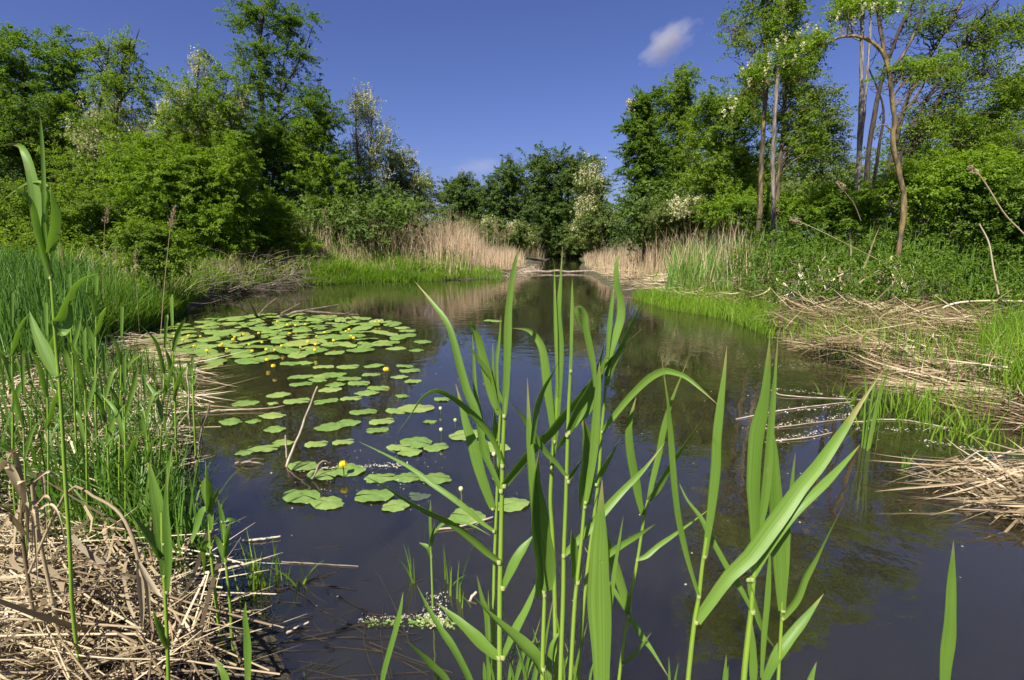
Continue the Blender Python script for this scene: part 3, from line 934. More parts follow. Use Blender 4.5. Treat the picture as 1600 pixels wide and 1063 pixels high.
# grass on the left bank
acc = Acc()
P_ = land_pts(24000, -9, -1.0, 8, 19, 0.05, 6)
hv = hnoise(P_[:, 0] * 1.9 + 3, P_[:, 1] * 1.9)
for lo_, hi_, hh in ((-9, -0.25, 0.16), (-0.25, 0.1, 0.30), (0.1, 0.35, 0.46), (0.35, 9, 0.62)):
    k_ = (hv >= lo_) & (hv < hi_)
    blades(acc, P_[k_], hh, 0.018, 0.38, 0.35)
blades(acc, land_pts(8000, -6.5, -1.0, 11, 18, -0.15, 1.0), 0.30, 0.018, 0.3, 0.3)
la = Acc()
P_ = land_pts(1100, -9, -1.0, 8.5, 19, 0.2, 6)
k_ = hnoise(P_[:, 0] * 1.3 + 7, P_[:, 1] * 1.3) > 0.0
P_ = P_[k_]
leaf_cloud(la, P_ + np.array([0, 0, 0.4]) * rng.random((len(P_), 1)), np.tile([0, 0, 1.0], (len(P_), 1)), 22, 0.10, 0.06)
tag(obj('bank_herbs', la.mesh('bank_herbs', smooth=False), M['leaf_bright']), 'leafy green herbs growing among the grass of the far left bank', 'herbs', kind='stuff')
la = Acc()
blades(la, land_pts(1300, -8, -1.0, 8.5, 19, 0.1, 5), 0.62, 0.012, 0.5, 0.2)
tag(obj('dead_stems', la.mesh('dead_stems'), M['drystalk']), 'scattered dead stems standing in the far left grass', 'dead stems', kind='stuff')
tag(obj('bank_grass', acc.mesh('bank_grass'), M['grass']), 'bright green grass on the far left bank', 'grass', kind='stuff')
# tall sedge on the near left bank
acc = Acc()
blades(acc, land_pts(5200, -9.0, -2.0, 5.0, 9, -0.05, 3.6), 0.62, 0.014, 0.22, 0.25, 5)
blades(acc, land_pts(1300, -6.5, -2.2, 4.6, 7, 0.0, 2.5), 0.8, 0.018, 0.14, 0.1, 5)
tag(obj('sedge_bed', acc.mesh('sedge_bed'), M['sedge']), 'dark green sedge growing thickly on the near left bank', 'sedge', kind='stuff')
acc = Acc()
blades(acc, land_pts(9000, -7.0, -2.4, 6.5, 10, -0.05, 2.2), 0.42, 0.011, 0.35, 0.4, 4)
tag(obj('overhanging_grass', acc.mesh('overhanging_grass'), M['grass']), 'lush grass hanging over the left bank edge beside the lily patch', 'grass', kind='stuff')

# dry reed belts
acc = Acc()
pa = Acc()
Pl = px_pts(9500, [(395, 438), (470, 441), (560, 437), (700, 434), (800, 429), (822, 418), (800, 411), (700, 418), (560, 425), (400, 430)])
Pr = px_pts(3600, [(912, 404), (912, 420), (950, 440), (1010, 452), (1060, 440), (1040, 420), (980, 405)])
Pc = px_pts(700, [(800, 409), (845, 408), (868, 401), (840, 399), (770, 401)])
Pm = px_pts(900, [(1045, 462), (1120, 480), (1200, 484), (1190, 445), (1080, 432)])
for P_, hh in ((Pl, 1.75), (Pr, 1.0), (Pc, 1.2), (Pm, 1.02)):
    xx = P_[:, 0] / P_[:, 1]
    hv = 0.72 + 0.38 * np.sin(xx * 31 + 1.3) * np.sin(xx * 17) + 0.22 * np.sin(P_[:, 0] * 2.1 + P_[:, 1])
    if hh > 1.5:
        hv *= (1.15 - 0.75 * sm(xx, -0.18, 0.02)) * (0.88 + 0.14 * sm(xx, -0.40, -0.27))
    elif hh < 1.05:
        hv *= 1.2 - 0.6 * sm(-xx, -0.24, -0.14)
    sc2 = np.clip(hv, 0.3, 1.3)
    for lo_, hi_ in ((0.0, 0.55), (0.55, 0.8), (0.8, 1.05), (1.05, 2.0)):
        k_ = (sc2 >= lo_) & (sc2 < hi_)
        if k_.any():
            blades(acc, P_[k_], hh * float(sc2[k_].mean()), 0.013, 0.20, 0.08, 4, 0.4)
    th = P_[rng.random(len(P_)) < 0.25]
tag(obj('dry_reed_bed', acc.mesh('dry_reed_bed'), M['drystalk']), 'belts of dry beige reeds on both sides of the far channel', 'reeds', kind='stuff')
# young green shoots in front of the belts
acc = Acc()
blades(acc, px_pts(4200, [(490, 438), (700, 437), (735, 433), (700, 420), (520, 422)]), 0.75, 0.016, 0.12, 0.1, 4)
blades(acc, px_pts(2600, [(520, 442), (790, 436), (780, 430), (520, 436)]), 0.28, 0.012, 0.3, 0.2, 4)
blades(acc, px_pts(500, [(790, 408), (865, 404), (866, 401), (800, 403)]), 0.9, 0.03, 0.15, 0.1, 4)
tag(obj('green_reed_bed', acc.mesh('green_reed_bed'), M['grass']), 'young green reed shoots in front of the dry belt on the far left', 'reeds', kind='stuff')
acc = Acc()
blades(acc, px_pts(4200, [(1040, 470), (1120, 482), (1215, 485), (1240, 455), (1200, 430), (1080, 430), (1050, 440)]), 0.85, 0.020, 0.25, 0.3, 5, 0.5)
tag(obj('green_reed_bed', acc.mesh('green_reed_bed'), M['reed']), 'blue green reed bed at the left end of the right bank brambles', 'reeds', kind='stuff')
acc = Acc()
blades(acc, px_pts(5000, [(985, 466), (1040, 484), (1130, 499), (1208, 530), (1220, 490), (1130, 478), (1050, 466)]), 0.26, 0.011, 0.35, 0.3, 4)
blades(acc, px_pts(2600, [(1500, 600), (1700, 690), (1900, 690), (1750, 560), (1560, 540)]), 0.50, 0.010, 0.3, 0.3, 5)
blades(acc, px_pts(1700, [(1180, 515), (1290, 565), (1500, 610), (1600, 590), (1600, 530), (1300, 515)]), 0.34, 0.009, 0.3, 0.3, 5)
tag(obj('shore_grass', acc.mesh('shore_grass'), M['grass']), 'short bright grass along the right shore', 'grass', kind='stuff')

# brambles on the right bank: leaves over a mound
acc = Acc()
P_ = px_pts(9000, [(1140, 486), (1215, 505), (1330, 518), (1480, 522), (1600, 528), (1750, 538), (2100, 500), (1700, 430), (1300, 425), (1180, 435)])
dd = sdist(P_[:, 0], P_[:, 1])
H_ = 1.15 * sm(dd, 0.1, 1.0) * (0.5 + 0.5 * sm(P_[:, 1], 7.0, 8.6)) * (0.78 + 0.35 * hnoise(P_[:, 0] * 1.6, P_[:, 1] * 1.6) + 0.38 * hnoise(P_[:, 0] * 4.2 + 2, P_[:, 1] * 4.2)) + 0.12
up_ = rng.random(len(P_)) ** 0.5
P_[:, 2] += H_ * up_
leaf_cloud(acc, P_, np.tile([-0.3, -0.6, 0.5], (len(P_), 1)), 24, 0.085, 0.044, 0.7)
tag(obj('brambles', acc.mesh('brambles', smooth=False), M['leaf_dark']), 'dense bramble thicket mounded over the right bank', 'brambles', kind='stuff')
# reeds and grass standing in the brambles
acc = Acc()
P_ = px_pts(1500, [(1330, 490), (1480, 508), (1700, 522), (1900, 500), (1650, 440), (1380, 440)])
P_[:, 2] += 0.40
blades(acc, P_, 0.66, 0.020, 0.20, 0.2, 5)
P_ = px_pts(4600, [(1150, 484), (1230, 502), (1480, 514), (1700, 525), (1900, 500), (1650, 440), (1200, 440)])
P_[:, 2] += 0.34 * rng.random(len(P_))
blades(acc, P_, 0.72, 0.013, 0.35, 0.45, 6)
tag(obj('reed_shoots', acc.mesh('reed_shoots'), M['reed']), 'green reed shoots standing up through the brambles', 'reeds', kind='stuff')


# straw mats
def heap(P, h):
    P = P.copy()
    P[:, 2] += h * np.maximum(0, hnoise(P[:, 0] * 2.3 + 1, P[:, 1] * 2.3) + 0.25)
    return P


def straw(acc, P, L, w, lift, main=0.0, spread=PI, tilt=0.12, curve=0.15, segs=5):
    n = len(P)
    th = main + rng.uniform(-spread, spread, n)
    d = np.stack([np.cos(th), np.sin(th), rng.normal(size=n) * tilt], -1)
    cv = np.stack([-np.sin(th), np.cos(th), -np.abs(rng.normal(size=n)) * 0.6], -1) * (rng.normal(size=n) * curve)[:, None]
    B = P + np.array([0, 0, 1.0]) * (rng.random((n, 1)) * lift) - d * (L * 0.5)
    sd = unit(np.cross(d, rng.normal(size=(n, 3)) * 0.5 + np.array([0, 0, 1.0])))
    ribbons(acc, B, d, cv, L * rng.uniform(0.5, 1.3, n), w * rng.uniform(0.5, 1.5, n), segs, 0.0, None, 3.0, 0.8, sd)


acc = Acc()
straw(acc, heap(px_pts(2700, [(1195, 520), (1285, 572), (1420, 602), (1520, 622), (1590, 580), (1600, 535), (1480, 522), (1330, 515), (1230, 508)]), 0.30), 0.5, 0.010, 0.12, 2.6, 1.5, 0.16, 0.3)
straw(acc, px_pts(900, [(1200, 520), (1330, 530), (1560, 545), (1560, 525), (1350, 512), (1230, 506)]), 0.6, 0.014, 0.30, 2.2, 0.7, 0.35)
straw(acc, px_pts(700, [(1340, 590), (1500, 640), (1620, 690), (1640, 640), (1500, 590), (1400, 575)]), 0.6, 0.010, 0.06, 2.8, 0.6, 0.05)
tag(obj('straw_mat', acc.mesh('straw_mat'), M['straw_brown']), 'matted pale dead reeds spilling from the right bank into the pond', 'straw', kind='stuff')
acc = Acc()
straw(acc, px_pts(1500, [(960, 446), (1050, 476), (1110, 480), (1050, 452), (985, 432), (930, 425)]), 0.8, 0.018, 0.16, 2.6, 1.0)
straw(acc, px_pts(700, [(1060, 478), (1220, 500), (1230, 480), (1100, 466)]), 0.5, 0.014, 0.22, 2.4, 1.2, 0.3)
straw(acc, px_pts(500, [(500, 440), (830, 432), (830, 424), (640, 432)]), 0.9, 0.018, 0.14, 0.1, 0.7)
tag(obj('straw_mat', acc.mesh('straw_mat'), M['straw']), 'flattened dry reeds at the mouth of the far channel', 'straw', kind='stuff')
acc = Acc()
straw(acc, px_pts(330, [(1410, 745), (1500, 735), (1700, 725), (1800, 800), (1620, 835), (1540, 815), (1470, 770)]), 0.62, 0.011, 0.10, 3.3, 0.35, 0.10)
straw(acc, px_pts(130, [(1450, 750), (1600, 745), (1700, 800), (1620, 840), (1520, 800)]), 0.4, 0.009, 0.12, 2.2, 0.6, 0.25)
straw(acc, px_pts(220, [(1560, 650), (1640, 640), (1700, 680), (1640, 690), (1580, 670)]), 0.3, 0.014, 0.14, 2.2, 1.2, 0.3)
tag(obj('straw_mat', acc.mesh('straw_mat'), M['straw']), 'bundle of pale dead reed stalks lying on the water at the right edge', 'straw', kind='stuff')
# near left: thick layers of dead reeds
def stalks(acc, P, L, r, lift, main, spread, tilt=0.06):
    """round broken stalks lying about"""
    for p in P:
        th = main + rng.uniform(-spread, spread)
        d = np.array([math.cos(th), math.sin(th), rng.normal() * tilt])
        l_ = L * rng.uniform(0.5, 1.5)
        c = p + np.array([0, 0, rng.random() * lift])
        sid = np.array([-d[1], d[0], -0.4]) * rng.normal() * 0.05 * l_
        tube(acc, catmull([c - d * l_ / 2, c + sid, c + d * l_ / 2], 6), r * rng.uniform(0.6, 1.3), 5)


acc = Acc()
R1 = [(-160, 700), (60, 590), (200, 620), (290, 690), (275, 760), (240, 840), (-160, 860)]
R2 = [(-250, 1000), (50, 905), (220, 900), (330, 985), (340, 1075), (280, 1150), (-250, 1200)]
straw(acc, px_pts(2600, R1), 0.36, 0.006, 0.20, -0.5, 1.2, 0.16)
stalks(acc, px_pts(260, R1), 0.6, 0.0035, 0.22, -0.4, 0.9)
straw(acc, px_pts(600, [(150, 520), (270, 540), (330, 580), (330, 640), (200, 640), (130, 580)]), 0.6, 0.008, 0.10, 0.1, 0.8, 0.10)
straw(acc, px_pts(1500, R2), 0.34, 0.0045, 0.16, -0.35, 1.3, 0.2, 0.4)
stalks(acc, px_pts(190, R2), 0.62, 0.0032, 0.22, -0.32, 0.55, 0.10)
straw(acc, px_pts(200, R2), 0.30, 0.011, 0.26, -1.0, 1.2, 0.5, 0.9)
tag(obj('straw_mat', acc.mesh('straw_mat'), M['straw']), 'thick layer of pale broken reed stalks and leaves on the near left bank', 'straw', kind='stuff')
# grass growing up through the near straw
acc = Acc()
blades(acc, px_pts(600, [(70, 850), (230, 790), (290, 850), (350, 940), (300, 960), (110, 920)]), 0.40, 0.011, 0.26, 0.35, 6, 0.55)
blades(acc, px_pts(640, [(-80, 780), (200, 660), (290, 720), (260, 850), (-80, 880)]), 0.40, 0.012, 0.26, 0.35, 6, 0.55)
blades(acc, px_pts(330, [(-100, 720), (60, 600), (200, 620), (200, 690)]), 0.48, 0.014, 0.25, 0.3, 6, 0.5)
blades(acc, px_pts(260, [(180, 560), (300, 600), (300, 680), (180, 640)]), 0.34, 0.012, 0.2, 0.2, 5)
tag(obj('near_grass', acc.mesh('near_grass'), M['near_grass']), 'fresh green grass pushing up through the near left straw', 'grass', kind='stuff')

# ------------------------------------------------------------------ reeds in the foreground
def leaf_blade(acc, P, wid, twist=0.0, fold=0.35, base=0.55, bias=0.42, blunt=False):
    """folded reed leaf along the world points P, widest a little below the middle"""
    nseg = 22
    C = catmull(P, nseg + 1)
    T = unit(np.gradient(C, axis=0))
    V = unit(CAM - C)
    S = unit(np.cross(T, V))
    N = np.cross(S, T)
    t = np.linspace(0, 1, nseg + 1)
    tw = np.radians(twist) * (0.75 + 0.5 * t)
    S2 = S * np.cos(tw)[:, None] + N * np.sin(tw)[:, None]
    N2 = np.cross(S2, T)
    k = bias
    w = np.where(t < k, base + (1 - base) * np.sin(t / k * PI / 2), (1 - ((t - k) / (1 - k)) ** 1.7) if not blunt else np.sqrt(np.maximum(0, 1 - ((t - k) / (1 - k)) ** 4)))
    w = np.maximum(w, 0.02) * wid * 0.5 / max(0.45, math.cos(math.radians(twist)))
    w = w * (1 + 0.05 * np.sin(t * 17 + wid * 900) * (t < 0.9))
    wc = w[:, None]
    cols = [C + S2 * wc, C + S2 * wc * 0.5 - N2 * wc * fold * 0.55, C - N2 * wc * fold * 0.8, C - S2 * wc * 0.5 - N2 * wc * fold * 0.55, C - S2 * wc]
    G = np.stack(cols, 1)
    U = np.zeros((nseg + 1, 5, 2))
    U[..., 0] = np.array([0, 0.25, 0.5, 0.75, 1.0])
    U[..., 1] = np.r_[0, np.cumsum(np.linalg.norm(np.diff(C, axis=0), axis=1))][:, None]
    i_, j_ = np.meshgrid(np.arange(nseg), np.arange(4), indexing='ij')
    a_ = i_ * 5 + j_
    F = np.stack([a_, a_ + 1, a_ + 6, a_ + 5], -1).reshape(-1, 4)
    acc.add(G.reshape(-1, 3), F, np.full(len(F), rng.uniform(0.2, 0.8)), U.reshape(-1, 2))


def best_twist(P, dark):
    C = catmull(P, 9)[2:7]
    T = unit(np.gradient(C, axis=0))
    V = unit(CAM - C)
    S = unit(np.cross(T, V))
    N = np.cross(S, T)
    best, bt = None, 0
    for tw in (range(-68, 69, 8) if dark else range(-32, 33, 8)):
        r_ = math.radians(tw)
        N2 = N * math.cos(r_) - S * math.sin(r_)
        sgn = np.sign((N2 * V).sum(1))[:, None]
        lit = float(((N2 * sgn) @ SUN).mean())
        sc_ = -lit if dark else lit * 0.5 + rng.random() * 0.5
        if best is None or sc_ > best:
            best, bt = sc_, tw
    return bt


def reed(label, Y, stem, w, lv, group='green reeds in the foreground', dY=0.0, stemtip=0.6):
    """stem: points from the foot up in photo pixels on a plane Y metres away; each leaf: (points, width px[, 'd' dark side to the camera | 'f' blunt folded end])"""
    P = [at(p[0], p[1], Y) for p in stem]
    foot = P[0].copy()
    z0 = min(hz(foot[0], foot[1]), foot[2] - 0.05) - 0.03
    drop = foot[2] - z0
    dirn = P[0] - P[1]
    P = [np.array([foot[0] + np.clip(dirn[0] / max(1e-3, -dirn[2]), -.15, .15) * drop, foot[1] + 0.02, z0])] + P
    base = P[0]
    root = thing('reed', tuple(base), label, 'reed', group)
    s0 = depth(foot) / 800
    acc = Acc()
    C = catmull(P, 26)
    rad = np.linspace(1.1, stemtip, 26) * w * s0 * 0.44
    tube(acc, C, rad, 8, R=0.45)
    obj('stem', acc.mesh('stem', base), M['reed_stem'], root)
    for L in lv:
        pts, wd = L[0], L[1]
        fl = L[2] if len(L) > 2 else ''
        sgn = rng.choice([-1, 1])
        n_ = len(pts)
        x0 = pts[0][0]
        ys = [Y + 0.0 + sgn * min(0.16, abs(p[0] - x0) / 800 * Y * 0.55) * (i_ / max(1, n_ - 1)) - 0.004 for i_, p in enumerate(pts)]
        Q = [at(p[0], p[1], y_) for p, y_ in zip(pts, ys)]
        s1 = depth(Q[len(Q) // 2]) / 800
        a2 = Acc()
        leaf_blade(a2, Q, wd * s1 * 0.97, best_twist(Q, 'd' in fl), blunt='f' in fl)
        me_ = a2.mesh('leaf', base)
        ta = me_.attributes.new('tip', 'FLOAT', 'FACE')
        ta.data.foreach_set('value', np.repeat(np.arange(22) / 21.0, 4).astype(np.float32))
        obj('leaf', me_, M['reed'], root)
        # pale collar where the leaf leaves the stem
        q0 = Q[0]
        k_ = int(np.argmin(np.linalg.norm(C - q0, axis=1)))
        if np.linalg.norm(C[k_] - q0) < 0.02 and 0 < k_ < 24:
            a3 = Acc()
            dd_ = unit(C[k_ + 1] - C[k_])
            rr = float(rad[k_])
            tube(a3, [q0 - dd_ * rr * 0.9, q0 - dd_ * rr * 0.3, q0 + dd_ * rr * 0.5, q0 + dd_ * rr * 1.1], [rr * 0.98, rr * 1.06, rr * 1.08, rr * 0.98], 8, R=1.0)
            obj('collar', a3.mesh('collar', base), M['collar'], root)
    return root


M['drowned'] = solidmat('drowned stem', [(0.2, (0.016, 0.012, 0.008)), (0.8, (0.045, 0.034, 0.020))], 20, bump=0)
M['collar'] = solidmat('reed collar', [(0.2, (0.22, 0.30, 0.06)), (0.8, (0.32, 0.36, 0.12))], 30, bump=0)

reed('tallest reed left of the clump centre, thick stem ending in one long upright leaf', 0.86, [(781, 1120), (781, 950), (782, 880), (784, 790), (786, 700), (790, 620)], 9.5, [
    ([(788, 650), (791, 600), (793, 541), (795, 480), (803, 420), (812, 383)], 13),
    ([(785, 728), (774, 695), (755, 665), (729, 639), (707, 622), (682, 611), (660, 622), (641, 650), (620, 678)], 10, 'd'),
    ([(783, 767), (766, 728), (755, 703), (750, 665), (740, 633), (729, 609), (714, 554), (705, 520), (695, 498), (680, 479), (665, 460), (648, 440)], 13),
    ([(780, 878), (764, 866), (736, 842), (703, 818), (670, 802), (637, 784), (598, 759), (565, 742)], 11, 'd'),
    ([(780, 1027), (764, 1015), (739, 991), (714, 968), (681, 941)], 18),
    ([(788, 759), (805, 737), (827, 710), (845, 691), (864, 673), (883, 648), (902, 626), (920, 603), (943, 575), (960, 556), (985, 531), (1010, 507)], 13, 'd'),
    ([(786, 1026), (803, 988), (825, 946), (841, 904)], 13),
    ([(786, 918), (803, 880), (818, 856), (834, 836)], 15)])
reed('slim reed standing just left of the tallest one with broad leaf pointing up left', 0.90, [(770, 1110), (771, 1005), (772, 900), (776, 790), (779, 700), (782, 640)], 6.5, [
    ([(770, 795), (757, 759), (748, 731), (739, 695), (729, 665), (722, 637), (712, 600)], 18),
    ([(772, 830), (753, 817), (725, 792), (698, 772), (673, 755), (654, 740), (631, 725), (598, 708), (560, 690)], 9),
    ([(766, 715), (755, 675), (748, 639), (743, 613), (740, 560), (738, 520)], 8),
    ([(781, 648), (772, 628), (765, 601), (755, 560), (748, 532), (741, 512), (736, 505)], 15),
    ([(735, 505), (738, 512), (741, 522), (741, 537)], 9, 'd'),
    ([(786, 630), (772, 601), (767, 588), (748, 562), (727, 532)], 9),
    ([(779, 640), (776, 569), (780, 530), (783, 492)], 6),
    ([(775, 690), (773, 660), (772, 636)], 8, 'd'),
    ([(776, 640), (771, 590), (770, 532)], 5)])
reed('reed with one very broad dark leaf held upright', 0.80, [(847, 1120), (848, 1026), (851, 935), (852, 915)], 9, [
    ([(851, 930), (853, 885), (846, 835), (840, 785), (839, 745), (843, 700)], 33, 'd'),
    ([(850, 925), (841, 866), (836, 786), (832, 740), (828, 693), (826, 650), (824, 590)], 15),
    ([(832, 695), (838, 645), (848, 612), (861, 588), (876, 558)], 9, 'd'),
    ([(849, 1045), (835, 1022), (808, 996), (770, 962), (739, 931)], 19, 'd')])
reed('reed with a tall straight leaf blade rising behind the broad dark leaf', 0.92, [(868, 1120), (867, 940), (863, 830), (860, 780), (864, 715), (869, 655), (872, 600)], 8, [
    ([(862, 730), (868, 670), (874, 588), (875, 540), (872, 494), (874, 466), (876, 438), (879, 385)], 12),
    ([(871, 620), (869, 540), (867, 470), (866, 412)], 6),
    ([(866, 690), (862, 655), (856, 613), (852, 575), (847, 545), (836, 525), (822, 515), (800, 513)], 14)])
reed('reed with the longest bare pale green stem and a leaf sweeping up right', 0.84, [(874, 1120), (876, 1050), (880, 935), (881, 868), (884, 790), (887, 690), (889, 628), (891, 590), (893, 530)], 8.5, [
    ([(892, 580), (893, 520), (894, 470), (894, 434)], 6),
    ([(881, 868), (895, 853), (915, 833), (938, 806), (969, 771), (994, 746), (1011, 728), (1040, 690)], 13),
    ([(886, 746), (870, 725), (853, 707), (836, 680), (815, 650), (798, 628)], 9),
    ([(888, 752), (898, 735), (914, 712)], 6, 'd'),
    ([(889, 676), (905, 637), (920, 613), (931, 588), (940, 556), (945, 528)], 13, 'd'),
    ([(886, 680), (877, 694), (867, 708)], 8, 'd')], stemtip=0.5)
reed('reed with a thin stem, twisting top leaf and a long arching leaf to the right', 0.94, [(902, 1120), (906, 1018), (917, 897), (925, 833), (935, 750), (940, 675), (945, 620), (950, 550)], 6.5, [
    ([(948, 590), (951, 560), (962, 525), (970, 495), (969, 466), (963, 438), (964, 409), (966, 392)], 13),
    ([(949, 560), (952, 515), (956, 475), (960, 445)], 8),
    ([(941, 675), (958, 652), (979, 626), (997, 607), (1016, 590), (1037, 580), (1056, 583), (1073, 590), (1096, 609), (1123, 634)], 12),
    ([(947, 604), (958, 570), (972, 540), (984, 513), (996, 488), (1008, 462)], 9, 'd'),
    ([(932, 757), (943, 733), (956, 710), (971, 684)], 9, 'd'),
    ([(888, 672), (913, 646), (928, 618), (939, 580), (950, 550)], 15)])
reed('reed whose upper leaves are curled over, one hanging as a dark rounded fold', 0.82, [(888, 1120), (897, 960), (902, 905), (909, 840), (914, 785), (922, 720), (928, 660)], 7.5, [
    ([(914, 792), (917, 755), (919, 712), (917, 680), (911, 656)], 23, 'df'),
    ([(915, 785), (926, 720), (931, 660), (935, 600), (937, 565)], 14),
    ([(930, 605), (927, 570), (920, 535), (915, 510), (914, 492), (908, 480), (900, 480)], 11),
    ([(900, 480), (903, 495), (910, 515), (917, 535)], 7, 'd'),
    ([(903, 910), (900, 880), (895, 850), (893, 826)], 17, 'd')])
reed('slender leaning reed right of the clump with pairs of long narrow leaves', 0.98, [(962, 1120), (967, 1063), (981, 960), (996, 875), (1007, 806), (1015, 770)], 6.5, [
    ([(1013, 784), (1018, 758), (1029, 712), (1035, 680), (1041, 656), (1046, 637), (1054, 614), (1075, 562)], 10),
    ([(1014, 782), (1029, 763), (1045, 733), (1060, 710), (1073, 690), (1099, 652)], 9, 'd'),
    ([(1005, 806), (999, 783), (994, 755), (987, 720), (983, 690), (983, 667), (988, 643), (994, 620)], 14),
    ([(996, 875), (1010, 869), (1029, 853), (1059, 832), (1115, 791)], 8),
    ([(981, 960), (978, 940), (968, 908), (957, 872), (949, 844), (942, 818)], 15),
    ([(982, 962), (987, 970), (1004, 996), (1020, 1018), (1047, 1062)], 9),
    ([(981, 960), (960, 924), (935, 890), (910, 850)], 7),
    ([(972, 1038), (985, 1028), (998, 1015), (1018, 988)], 6)])
reed('broad flat leaf blade standing upright at the bottom middle of the clump', 0.74, [(940, 1160), (940, 1110), (940, 1075)], 10, [
    ([(940, 1090), (939, 1018), (936, 940), (936, 880), (938, 820), (941, 750)], 37),
    ([(947, 1080), (951, 980), (959, 900), (967, 850), (974, 806)], 7),
    ([(938, 880), (960, 860), (993, 839), (1024, 819)], 10)])
reed('upright reed with a single spear leaf between the clump and the big slanting leaf', 0.90, [(1070, 1130), (1075, 1063), (1085, 972), (1092, 932), (1097, 886), (1104, 839)], 9, [
    ([(1101, 870), (1110, 807), (1118, 736), (1120, 687), (1125, 638), (1131, 589), (1136, 540)], 15),
    ([(1088, 972), (1113, 937), (1140, 900), (1172, 870), (1200, 832), (1228, 794), (1252, 760), (1277, 731), (1301, 697), (1326, 660), (1345, 630), (1380, 578)], 24),
    ([(1092, 932), (1076, 880), (1066, 839), (1059, 803), (1053, 750), (1048, 680), (1045, 646), (1043, 624), (1032, 548)], 10)])
reed('reed with two tall broad upright leaves, grey green and yellow green', 0.94, [(1160, 1130), (1162, 1063), (1169, 993), (1173, 958), (1177, 908), (1181, 870)], 11, [
    ([(1181, 875), (1178, 794), (1177, 760), (1179, 711), (1183, 674), (1190, 645), (1196, 613), (1200, 569), (1203, 524)], 22),
    ([(1184, 860), (1188, 820), (1194, 789), (1200, 736), (1203, 687), (1207, 638), (1211, 589), (1216, 518)], 13),
    ([(1176, 956), (1160, 925), (1140, 893), (1111, 841), (1095, 809), (1073, 780), (1056, 743)], 9),
    ([(1175, 905), (1206, 850), (1240, 803), (1277, 767), (1301, 743), (1326, 716), (1344, 695)], 14),
    ([(1169, 905), (1177, 940), (1192, 985), (1212, 1014)], 9),
    ([(1190, 1060), (1194, 993), (1199, 940), (1202, 887), (1203, 860)], 9),
    ([(1177, 1090), (1177, 1030), (1175, 970)], 12)])
reed('reed at the right side of the clump with dark narrow leaf slanting up right', 0.98, [(1214, 1130), (1216, 1063), (1221, 969), (1222, 940)], 7, [
    ([(1222, 955), (1220, 900), (1216, 850), (1212, 770), (1210, 710), (1208, 670)], 21),
    ([(1225, 955), (1229, 887), (1232, 820), (1238, 750), (1243, 706)], 8),
    ([(1223, 967), (1246, 937), (1260, 902), (1276, 873), (1289, 847), (1321, 783)], 10, 'd'),
    ([(1188, 1080), (1212, 1028), (1233, 998), (1260, 964), (1287, 928)], 17)])
reed('lone narrow leaf blade standing in dark water at the lower right', 0.95, [(1474, 1140), (1475, 1110), (1476, 1085)], 8, [
    ([(1475, 1100), (1478, 1040), (1484, 982), (1487, 906), (1490, 844)], 17)])
reed('lone narrow blade slanting up at the bottom, left of the clump', 0.9, [(590, 1110), (594, 1080)], 6, [
    ([(594, 1085), (601, 1046), (618, 985), (626, 950), (630, 925)], 9)])
reed('reed seedling with two blades crossing in front of the floating debris', 0.85, [(745, 1130), (742, 1090)], 7, [
    ([(742, 1092), (734, 1062), (709, 1013), (690, 985), (670, 952), (651, 914)], 11),
    ([(720, 1110), (698, 1063), (676, 1040), (656, 1021), (634, 1001)], 10)])
reed('short cluster of young blades at the foot of the tallest reed', 0.88, [(758, 1140), (760, 1100)], 6, [
    ([(765, 1070), (761, 968), (753, 935), (745, 899)], 9), ([(763, 1090), (763, 1000), (763, 922)], 7), ([(758, 1090), (757, 1050), (756, 1034)], 6),
    ([(800, 1090), (812, 1040), (822, 1012), (836, 1000)], 8), ([(818, 1090), (824, 1050), (838, 1018), (843, 1000)], 7), ([(830, 1090), (838, 1045), (846, 1010)], 8), ([(862, 1100), (858, 1060), (862, 1010), (880, 980)], 9),
    *[([(bx_, 1110), (bx_ + tx_ * 0.3, 1075 - h2_ * 0.4), (bx_ + tx_, 1060 - h2_)], ww_) for bx_, tx_, h2_, ww_ in ((792, 18, 70, 5), (806, -14, 40, 4), (815, 30, 95, 5), (826, -22, 60, 5), (843, 22, 130, 5), (858, -26, 80, 4), (870, 30, 60, 5), (884, -18, 120, 5), (893, 26, 90, 4), (905, -24, 60, 5), (918, 14, 40, 4), (776, -20, 50, 4))],
    ([(1046, 1100), (1046, 1062), (1045, 1026)], 4), ([(1052, 1100), (1054, 1068), (1060, 1035)], 4)])
reed('short leaf tips at the bottom edge left of the two tall broad leaves', 0.95, [(1130, 1120), (1131, 1090)], 5, [
    ([(1130, 1090), (1132, 1063), (1135, 1022)], 7), ([(1132, 1090), (1136, 1060), (1138, 1040)], 4), ([(1260, 1100), (1266, 1065), (1276, 1034)], 9)])

# reeds on the left
LG = 'green reeds standing on the near left'
reed('tall reed at the left edge of the picture with broad pleated leaves around its tip', 1.25, [(114, 960), (111, 905), (108, 837), (102, 751), (97, 662), (93, 600), (87, 535), (83, 478), (80, 434), (78, 394)], 6, [
    ([(79, 435), (65, 380), (58, 345), (55, 310), (48, 270), (38, 238), (25, 226), (0, 228)], 15.2),
    ([(78, 395), (86, 360), (87, 330), (82, 305), (78, 285)], 13.6, 'd'),
    ([(77, 400), (71, 360), (69, 310), (67, 250), (64, 200), (62, 180)], 6.4),
    ([(80, 430), (60, 360), (52, 325), (40, 305), (10, 288), (-10, 282)], 8.0, 'd'),
    ([(76, 380), (73, 330), (76, 300), (65, 285), (45, 285), (20, 300), (0, 318)], 4.8),
    ([(84, 505), (96, 495), (107, 470), (118, 448), (140, 432), (175, 427)], 11.2, 'd'),
    ([(92, 587), (80, 570), (68, 545), (55, 515), (46, 486)], 17.6),
    ([(86, 505), (96, 520), (106, 510), (110, 490), (106, 465)], 11.2)], LG)
